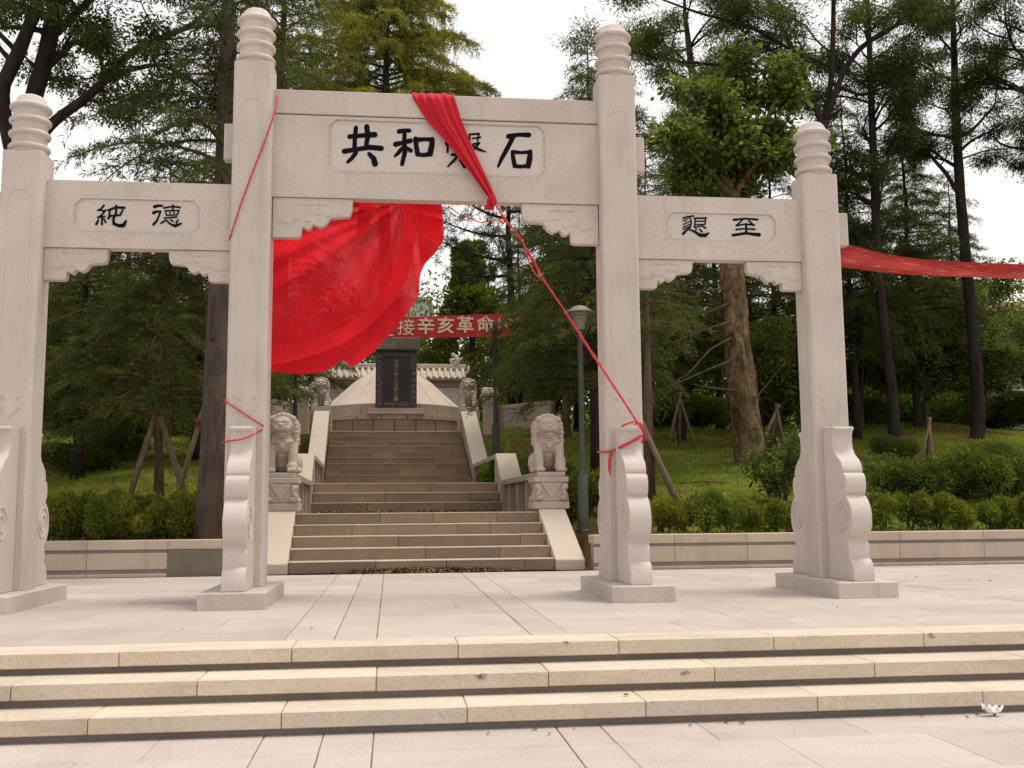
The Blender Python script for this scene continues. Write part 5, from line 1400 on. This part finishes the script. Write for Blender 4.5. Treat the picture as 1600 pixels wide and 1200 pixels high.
# long bare boughs reaching left from a dead lower whorl
bare = thing('fallen_branch', 'pale fallen branch lying on the grass left of the brown trunk', 'branch', ground_at(1105, 11.5, 0.06))
MB().tube([(-.55, .3, 0), (0, .05, .03), (.5, -.2, .0)], [.02, .028, .015], 6).build('limb', M['stake'], bare); MB().tube([(0, .05, .03), (.25, .35, .06), (.45, .55, .04)], [.02, .015, .008], 6).build('twig', M['stake'], bare)

# right: tall airy trees
def airy(label, pts, rad, seed, y, sides, L0, nleaf, limbs_extra=(), barkm='bark_dark', leaf=(0.13, 0.035), start=0.45, clump=0.20, name='feathery_tree', flat=0.45, leafm='airy', levels=3):
    b0_ = ground_at(pts[0][0], y)
    main_ = ([(0.0, 0.0, -0.4)] + local([(u, v, y) for u, v in pts], b0_), [rad[0] * 1.25] + list(rad), start, sides, L0)
    ex = [(local(q, b0_), r_, s_, n_, l_) for q, r_, s_, n_, l_ in limbs_extra]
    return tree(name, label, broad_data(seed, [main_] + ex, leaf, nleaf, clump, levels=levels, ratio=0.62, spread=0.75, up_=0.05, kids=(2, 3), flat=flat, leafdown=0.35), M[barkm], M[leafm], b0_)
airy('tall feathery tree whose forked crown spreads above the right side beam', [(1256, 640), (1252, 560), (1262, 420), (1276, 290), (1288, 190)], [.19, .175, .155, .14, .13], 121, 17.0, 0, 0, 88000,
     [([(1288, 195, 17), (1300, 120, 17), (1302, 40, 17), (1304, -90, 17), (1290, -220, 17)], [.10, .08, .065, .045, .03], .2, 9, 1.3),
      ([(1289, 190, 17), (1318, 110, 16.6), (1345, 72, 16.3), (1395, 45, 16), (1450, -10, 15.8), (1520, -80, 15.6)], [.105, .085, .07, .055, .04, .02], .2, 11, 1.25),
      ([(1286, 200, 17), (1262, 130, 17.2), (1240, 80, 17.4), (1215, 30, 17.6), (1170, -60, 17.8)], [.11, .08, .07, .05, .03], .2, 9, 1.25),
      ([(1240, 80, 17.4), (1170, 40, 17), (1090, 20, 16.6), (1010, -10, 16.3)], [.06, .05, .04, .02], .1, 9, 1.05),
      ([(1262, 130, 17.2), (1190, 110, 18), (1110, 100, 18.6), (1040, 95, 19), (985, 80, 19)], [.07, .06, .045, .035, .02], .15, 9, 1.0),
      ([(1300, 130, 17), (1345, 150, 18), (1400, 130, 19)], [.06, .05, .03], .2, 6, 0.95),
      ([(1276, 300, 17), (1210, 250, 18), (1120, 230, 18.5), (1030, 235, 18.5)], [.07, .055, .04, .02], .2, 8, 0.95)], flat=0.35)
airy('tall thin dark tree just right of the outer right pillar', [(1398, 655), (1390, 580), (1380, 500), (1372, 430), (1368, 330), (1363, 200), (1358, 60), (1352, -80)], [.16, .15, .14, .13, .115, .095, .07, .04], 122, 19.0, 40, 1.2, 60000,
     [([(1372, 445, 19), (1352, 430, 18.8), (1335, 418, 18.6), (1300, 400, 18.2)], [.05, .045, .035, .02], .3, 4, .6)], start=.30, flat=0.35)
airy('tall thin dark tree crossing the banner near the right edge', [(1530, 650), (1524, 560), (1516, 470), (1509, 400), (1500, 300), (1494, 190), (1490, 60), (1486, -90)], [.20, .185, .17, .16, .14, .115, .085, .05], 123, 20.0, 26, 1.4, 55000,
     [([(1502, 310, 20), (1478, 270, 20), (1455, 245, 20), (1440, 215, 20)], [.08, .07, .06, .03], .4, 4, .8),
      ([(1497, 250, 20), (1540, 235, 20), (1580, 232, 20)], [.035, .025, .012], .5, 3, .6)], start=.55, flat=0.35)
airy('feathery tree reaching in from the right edge', [(1720, 660), (1705, 500), (1680, 350), (1650, 200), (1625, 60), (1610, -80)], [.24, .22, .19, .16, .12, .06], 124, 18.0, 28, 1.6, 45000, start=.5, flat=0.4)
airy('feathery tree far back above the right side beam', [(1180, 600), (1150, 420), (1110, 260), (1085, 140), (1070, 20)], [.30, .27, .22, .16, .08], 125, 24.0, 30, 1.7, 52000, start=.45, flat=0.4, leafm='locust')
0 and airy('slim tree with dark clumped foliage right of the pollarded plane', [(1345, 650), (1340, 500), (1335, 350), (1330, 240), (1322, 150)], [.2, .18, .15, .11, .06], 126, 23.0, 30, 1.1, 30000, start=.25, flat=0.5, leafm='pine')

# understorey trees beyond the lawn on the right
def round_tree(label, seed, u, y, h, r, leafm='bush', nleaf=16000, leaf=(0.15, 0.085), name='understorey_tree', group=None, barkm='bark_grey'):
    lim = [([(0, 0, -.2), (.05, 0, h * .3), (0, .05, h * .55)], [.10, .085, .07], .5, 3, r * .8)]
    rg = np.random.default_rng(seed)
    for k in range(7):
        a = 2.4 * k + rg.uniform(0, .6); e = np.array([math.cos(a) * r * .6, math.sin(a) * r * .6, h * rg.uniform(.62, .95)])
        lim.append(([(0, 0, h * .28), tuple(e * np.array([.45, .45, 1]) * np.array([1, 1, .72])), tuple(e)], [.06, .045, .02], .3, 5, r * .42))
    return tree(name, label, broad_data(seed, lim, leaf, nleaf, .20, levels=2, ratio=.6, spread=.9, up_=.05, kids=(3, 4), flat=.8), M[barkm], M[leafm], ground_at(u, y), 0, 1.0, group)
ut = round_tree('bushy green tree beyond the lawn left of the thin dark trunk', 131, 1352, 24.0, 3.9, 1.9)
ut2 = round_tree('bushy green tree beyond the lawn between the two thin dark trunks', 132, 1455, 23.0, 4.2, 2.1)
for pr, lab, u, y, rz, sc in ((ut, 'bushy green tree beyond the lawn at the foot of the banner tree', 1545, 22.5, 2.0, .85), (ut2, 'bushy green tree at the right edge beyond the lawn', 1630, 24.0, 4.0, .80),
                              (ut, 'bushy tree in the gap left of the outer right pillar', 1218, 18.5, 3.0, 0.85), (ut2, 'bushy tree far back left of the brown trunk', 1075, 33.0, 1.0, 1.2), (ut2, 'bushy tree far back right of the tomb wall', 870, 27.0, 3.0, 0.95),
                              (ut, 'bushy tree far back in the left-hand arch', 110, 22.0, 5.0, 1.0), (ut2, 'bushy tree far back behind the staked cedar', 230, 24.0, 2.0, 1.0), (ut, 'bushy tree far back right of the outer right pillar', 1405, 33.0, 1.2, 1.5), (ut2, 'bushy tree far back under the middle of the right banner', 1500, 34.0, 5.2, 1.5), (ut, 'bushy tree far back behind the right inner pillar', 985, 24.0, 0.2, 1.1)):
    again(pr, lab, ground_at(u, y), rz, sc, None, 'understorey trees')

# ------------------------------------------------------------------ shrubs and hedges
def shrub_data(seed, r, h, n, leaf, lumps=9, stems=5):
    rg = np.random.default_rng(seed); tb = MB()
    cs = [np.array([0, 0, h * .5])] + [np.array([math.cos(a) * r * .5, math.sin(a) * r * .5, h * rg.uniform(.35, .72)]) for a in rg.uniform(0, 6.28, lumps)]
    rs_ = [r * .62] + list(rg.uniform(.34, .52, lumps) * r)
    for k in range(stems):
        c = cs[1 + k % lumps]; tb.tube([(rg.normal(0, .04), rg.normal(0, .04), -.1), tuple(c * np.array([.4, .4, .6])), tuple(c)], [.022, .016, .008], 5)
    k = rg.integers(0, len(cs), n)
    o = unit(rg.normal(size=(n, 3)))
    rad = np.array(rs_)[k][:, None] * (rg.uniform(.35, 1.0, (n, 1)) ** .45)
    sh = rg.integers(0, 26, n); sd = unit(rg.normal(size=(26, 3)) + np.array([0, 0, .8])); out_l = rg.random(n) < .10
    o[out_l] = unit(sd[sh[out_l]] + rg.normal(0, .07, (out_l.sum(), 3))); rad[out_l] *= rg.uniform(1.0, 1.45, (out_l.sum(), 1))
    P = np.array(cs)[k] + o * rad * np.array([1, 1, .95 * h / (1.6 * r) if h < 1.6 * r else 1.0])
    P[:, 2] = np.maximum(P[:, 2], .02)
    D = unit(o + rg.normal(0, .5, (n, 3)) + np.array([0, 0, .35]))
    return tb, blades(P, D, leaf[0] * rg.uniform(.6, 1.3, n), leaf[1] * rg.uniform(.7, 1.2, n), rg)
def shrub(name, label, data, loc, leafm, rz=0, sc=1.0, group=None):
    tb, V = data
    t_ = thing(name, label, 'shrub', loc, rz, group); t_.scale = (sc,) * 3 if not hasattr(sc, '__len__') else sc
    tb.build('stem', M['bark_grey'], t_); me = quads_mesh('foliage', V, leafm); link(bpy.data.objects.new('foliage', me), t_)
    return t_
hp = [shrub_data(200 + k, .40, .86, 4600, (.066, .024), 7) for k in range(3)]
rh = random.Random(77)
protos = {}
def hedge_row(us, y, label0, group, s0=1.0, hts=None):
    for k, u in enumerate(us):
        label = 'clipped hedge shrub, %s from left, %s' % (ORD[k], label0)
        yy = y + rh.uniform(-.10, .10); loc = ground_at(u, yy, -.03); j = rh.randrange(3)
        s = s0 * rh.uniform(.88, 1.08)
        sc = (s, s, s * rh.uniform(.92, 1.10))
        if j not in protos:
            protos[j] = shrub('hedge_shrub', label, hp[j], loc, M['hedge'], rh.uniform(0, 6), sc, group)
        else:
            c = again(protos[j], label, loc, rh.uniform(0, 6), sc, None, group)
hedge_row(range(60, 320, 34), 6.15, 'in the front row above the left planter wall', 'hedge shrubs above the left planter wall', 1.0)
hedge_row(range(78, 310, 44), 6.55, 'in the back row above the left planter wall', 'hedge shrubs above the left planter wall', 1.02)
hedge_row(range(1030, 1260, 36), 6.15, 'between the two right pillars', 'hedge shrubs between the right pillars', .92)
hedge_row(range(1380, 1680, 42), 6.25, 'right of the outer right pillar', 'hedge shrubs right of the outer right pillar', .98)
hedge_row(range(890, 960, 30), 8.6, 'behind the hooded lamp post', 'hedge shrubs behind the lamp post', 1.1)
sb = shrub('round_shrub', 'wide rounded shrub behind the hedge right of the outer right pillar', shrub_data(301, .95, 1.15, 15000, (.075, .034), 14, 8), ground_at(1420, 8.7), M['bush'], 0, 1.0, 'rounded shrubs on the right lawn')
again(sb, 'wide rounded shrub second from the outer right pillar behind the hedge', ground_at(1512, 8.9), 2.0, (1.05, 1.0, 1.0), None, 'rounded shrubs on the right lawn')
again(sb, 'wide rounded shrub at the right edge behind the hedge', ground_at(1600, 9.2), 4.0, (1.0, 1.0, 1.05), None, 'rounded shrubs on the right lawn')
again(sb, 'low rounded shrub high on the right lawn near the thin dark trunk', ground_at(1405, 16.0), 1.0, (.75, .75, .7), None, 'rounded shrubs on the right lawn')
again(sb, 'low rounded shrub high on the right lawn near the banner tree', ground_at(1548, 13.5), 5.0, (.85, .8, .8), None, 'rounded shrubs on the right lawn')
again(sb, 'dark green shrub just outside the right railing below the tomb', ground_at(800, 14.5), 3.0, (1.0, 1.0, 1.1), None, 'shrubs beside the stairs')
again(sb, 'dark green shrub behind the right-hand large lion', ground_at(862, 11.6), 0.6, (.7, .8, .9), None, 'shrubs beside the stairs')
again(sb, 'dark low shrub at the back of the left-hand arch', ground_at(110, 13.5), 0.6, (1.1, .8, .7), None, 'shrubs on the left lawn')
again(sb, 'dark low shrub left of the staked cedar at the back', ground_at(175, 15.5), 2.6, (1.1, .8, .7), None, 'shrubs on the left lawn')
lim = []
rg = np.random.default_rng(302)
for k in range(11):
    a = 2.4 * k; e = np.array([math.cos(a) * rg.uniform(.25, .75), math.sin(a) * rg.uniform(.25, .75), rg.uniform(.55, 1.35)])
    lim.append(([(0.04 * math.cos(a), 0.04 * math.sin(a), -.1), tuple(e * np.array([.35, .35, .55])), tuple(e)], [.02, .015, .006], .4, 4, .26))
tb_, V_ = broad_data(303, lim, (.115, .058), 2600, .10, levels=1, ratio=.6, spread=.9, up_=.2, kids=(2, 3), flat=.9)
shrub('leafy_shrub', 'open leafy shrub beside the big brown trunk, left of the outer right pillar', (tb_, V_), ground_at(1222, 9.3), M['bush'])
for k, (u, y, s_) in enumerate(((1345, 25.5, 1.3), (1415, 27.0, 1.5), (1490, 26.0, 1.35), (1560, 27.5, 1.6), (1625, 25.0, 1.5), (1690, 24.0, 1.4), (1100, 27.0, 1.3), (1195, 28.0, 1.4), (1040, 26.0, 1.2), (95, 22.0, 1.2), (200, 21.0, 1.2), (290, 22.0, 1.3))):
    again(sb, 'dark background shrub at the top of the lawn, %s from the left' % ORD[sorted([1345, 1415, 1490, 1560, 1625, 1690, 1100, 1195, 1040, 95, 200, 290]).index(u)], ground_at(u, y), 1.3 * k, (s_ * 1.2, s_, s_), None, 'background shrubs at the top of the lawn')

# ------------------------------------------------------------------ wooden tree stakes
def stakes(label, joint, feet, y, r=.05, tie=True):
    j3 = np.array(aty(joint[0], joint[1], y))
    t_ = thing('tree_stakes', label, 'tree stakes', (j3[0], y, gz(j3[0], y)))
    o = np.array(t_.location)
    for (u, dy) in feet:
        p_ = np.array(ground_at(u, y + dy, -.1)) - o; q = j3 - o
        d = unit(q - p_)
        MB().tube([p_, (p_ + q) / 2, q + d * .18], [r * 1.05, r, r * .9], 8).build('stake', M['stake'], t_, smooth=True)
    if tie:
        MB().lathe([(.085, -.05), (.10, -.03), (.10, .04), (.085, .06)], 12, tuple(j3 - o + np.array([0, .0, -.08]))).build('red_tie', M['tie'], t_, smooth=True)
    return t_
stakes('three wooden stakes propping the young cedar in the left-hand arch', (246, 640), [(188, -.5), (302, -.3), (246, .9)], 8.6, .06)
stakes('slanting wooden stake leaning on the tall knotty trunk', (314, 652), [(262, .7)], 6.7, .045)
stakes('pair of dark wooden stakes leaning behind the right inner pillar', (1006, 668), [(1078, -.3), (1074, .2)], 7.4, .06, False)
stakes('tripod of pale wooden stakes on the lawn left of the brown trunk', (1062, 622), [(1044, -.2), (1092, -.2), (1064, .5)], 18.0, .045, False)
stakes('tripod of wooden stakes on the lawn right of the brown trunk', (1214, 640), [(1185, -.2), (1206, .4), (1232, -.2)], 17.0, .05, False)
stakes('low wooden stakes on the right lawn near the rounded shrubs', (1452, 662), [(1440, -.2), (1462, -.2), (1452, .4)], 15.0, .04, False)
b0 = ground_at(1010, 7.5)
tp = local([(1013, 800, 7.5), (1012, 600, 7.5), (1010, 430, 7.5), (1008, 330, 7.5), (1007, 250, 7.5)], b0)
tree('slim_cedar', 'slim dark cedar hidden behind the right inner pillar, propped by stakes', cedar_data(81, 6.4, 1.4, 3.6, 36, tr=.12, needle=(.11, .019), dens=.9, trunk_path=tp), M['bark_red'], M['cedar'], b0)

# ------------------------------------------------------------------ far wood closing the view
rg = np.random.default_rng(404)
C, RD = [], []
for u in range(-260, 1900, 24):
    for _ in range(3):
        y = rg.uniform(40, 52); x = xat(u + rg.uniform(-20, 20), y); z = gz(x, y)
        if -8 < x < 6 and y < 41: continue
        hh = rg.uniform(4.5, 8.5)
        for zz in np.arange(0.8, hh, 1.3):
            C.append((x + rg.normal(0, .5), y + rg.normal(0, .5), z + zz)); RD.append(rg.uniform(1.0, 1.9) * (1.15 - .5 * zz / hh))
C = np.array(C); RD = np.array(RD); n = 150000
i = rg.integers(0, len(C), n); o_ = unit(rg.normal(size=(n, 3)))
P = C[i] + o_ * (RD[i] * rg.uniform(.4, 1, n) ** .5)[:, None]
me = quads_mesh('far_wood', blades(P, unit(o_ + rg.normal(0, .6, (n, 3))), .28 * rg.uniform(.6, 1.2, n), .13, rg), M['bush'])
tag(link(bpy.data.objects.new('far_wood', me)), 'dense dark wood closing the view behind the tomb and lawns', 'wood', kind='stuff')

# ------------------------------------------------------------------ fallen leaves on the lawn
rg = np.random.default_rng(55)
pp = []
for k in range(1500):
    x, y = rg.uniform(-9, 18), rg.uniform(5.7, 22); sx, s = stair_inv(x, y)
    if abs(sx) > 3.2: pp.append((x, y, gz(x, y) + 0.09))
litter('fallen_leaves', 'dry fallen leaves scattered over the lawn slope', pp, 0.055, 77, (0, 12, 1.5))

# ------------------------------------------------------------------ grass
rg = np.random.default_rng(9)
n = 60000
xs = rg.uniform(-11, 20, n); ys = 5.75 + (rg.uniform(0, 1, n) ** 1.3) * 19.0
P = []
for x, y in zip(xs, ys):
    sx, s = stair_inv(x, y)
    if abs(sx) < 2.8 and s < 20: continue
    P.append((x, y, gz(x, y)))
P = np.array(P); n = len(P)
D = rg.normal(0, .35, (n, 3)); D[:, 2] = 1.0
hgt = rg.uniform(.05, .13, n)
V = blades(P, D, hgt, rg.uniform(.012, .028, n), rg)
me = quads_mesh('grass', V, M['grass'])
tag(link(bpy.data.objects.new('grass', me)), 'short green lawn grass on the slope behind the planter walls', 'grass', kind='stuff')
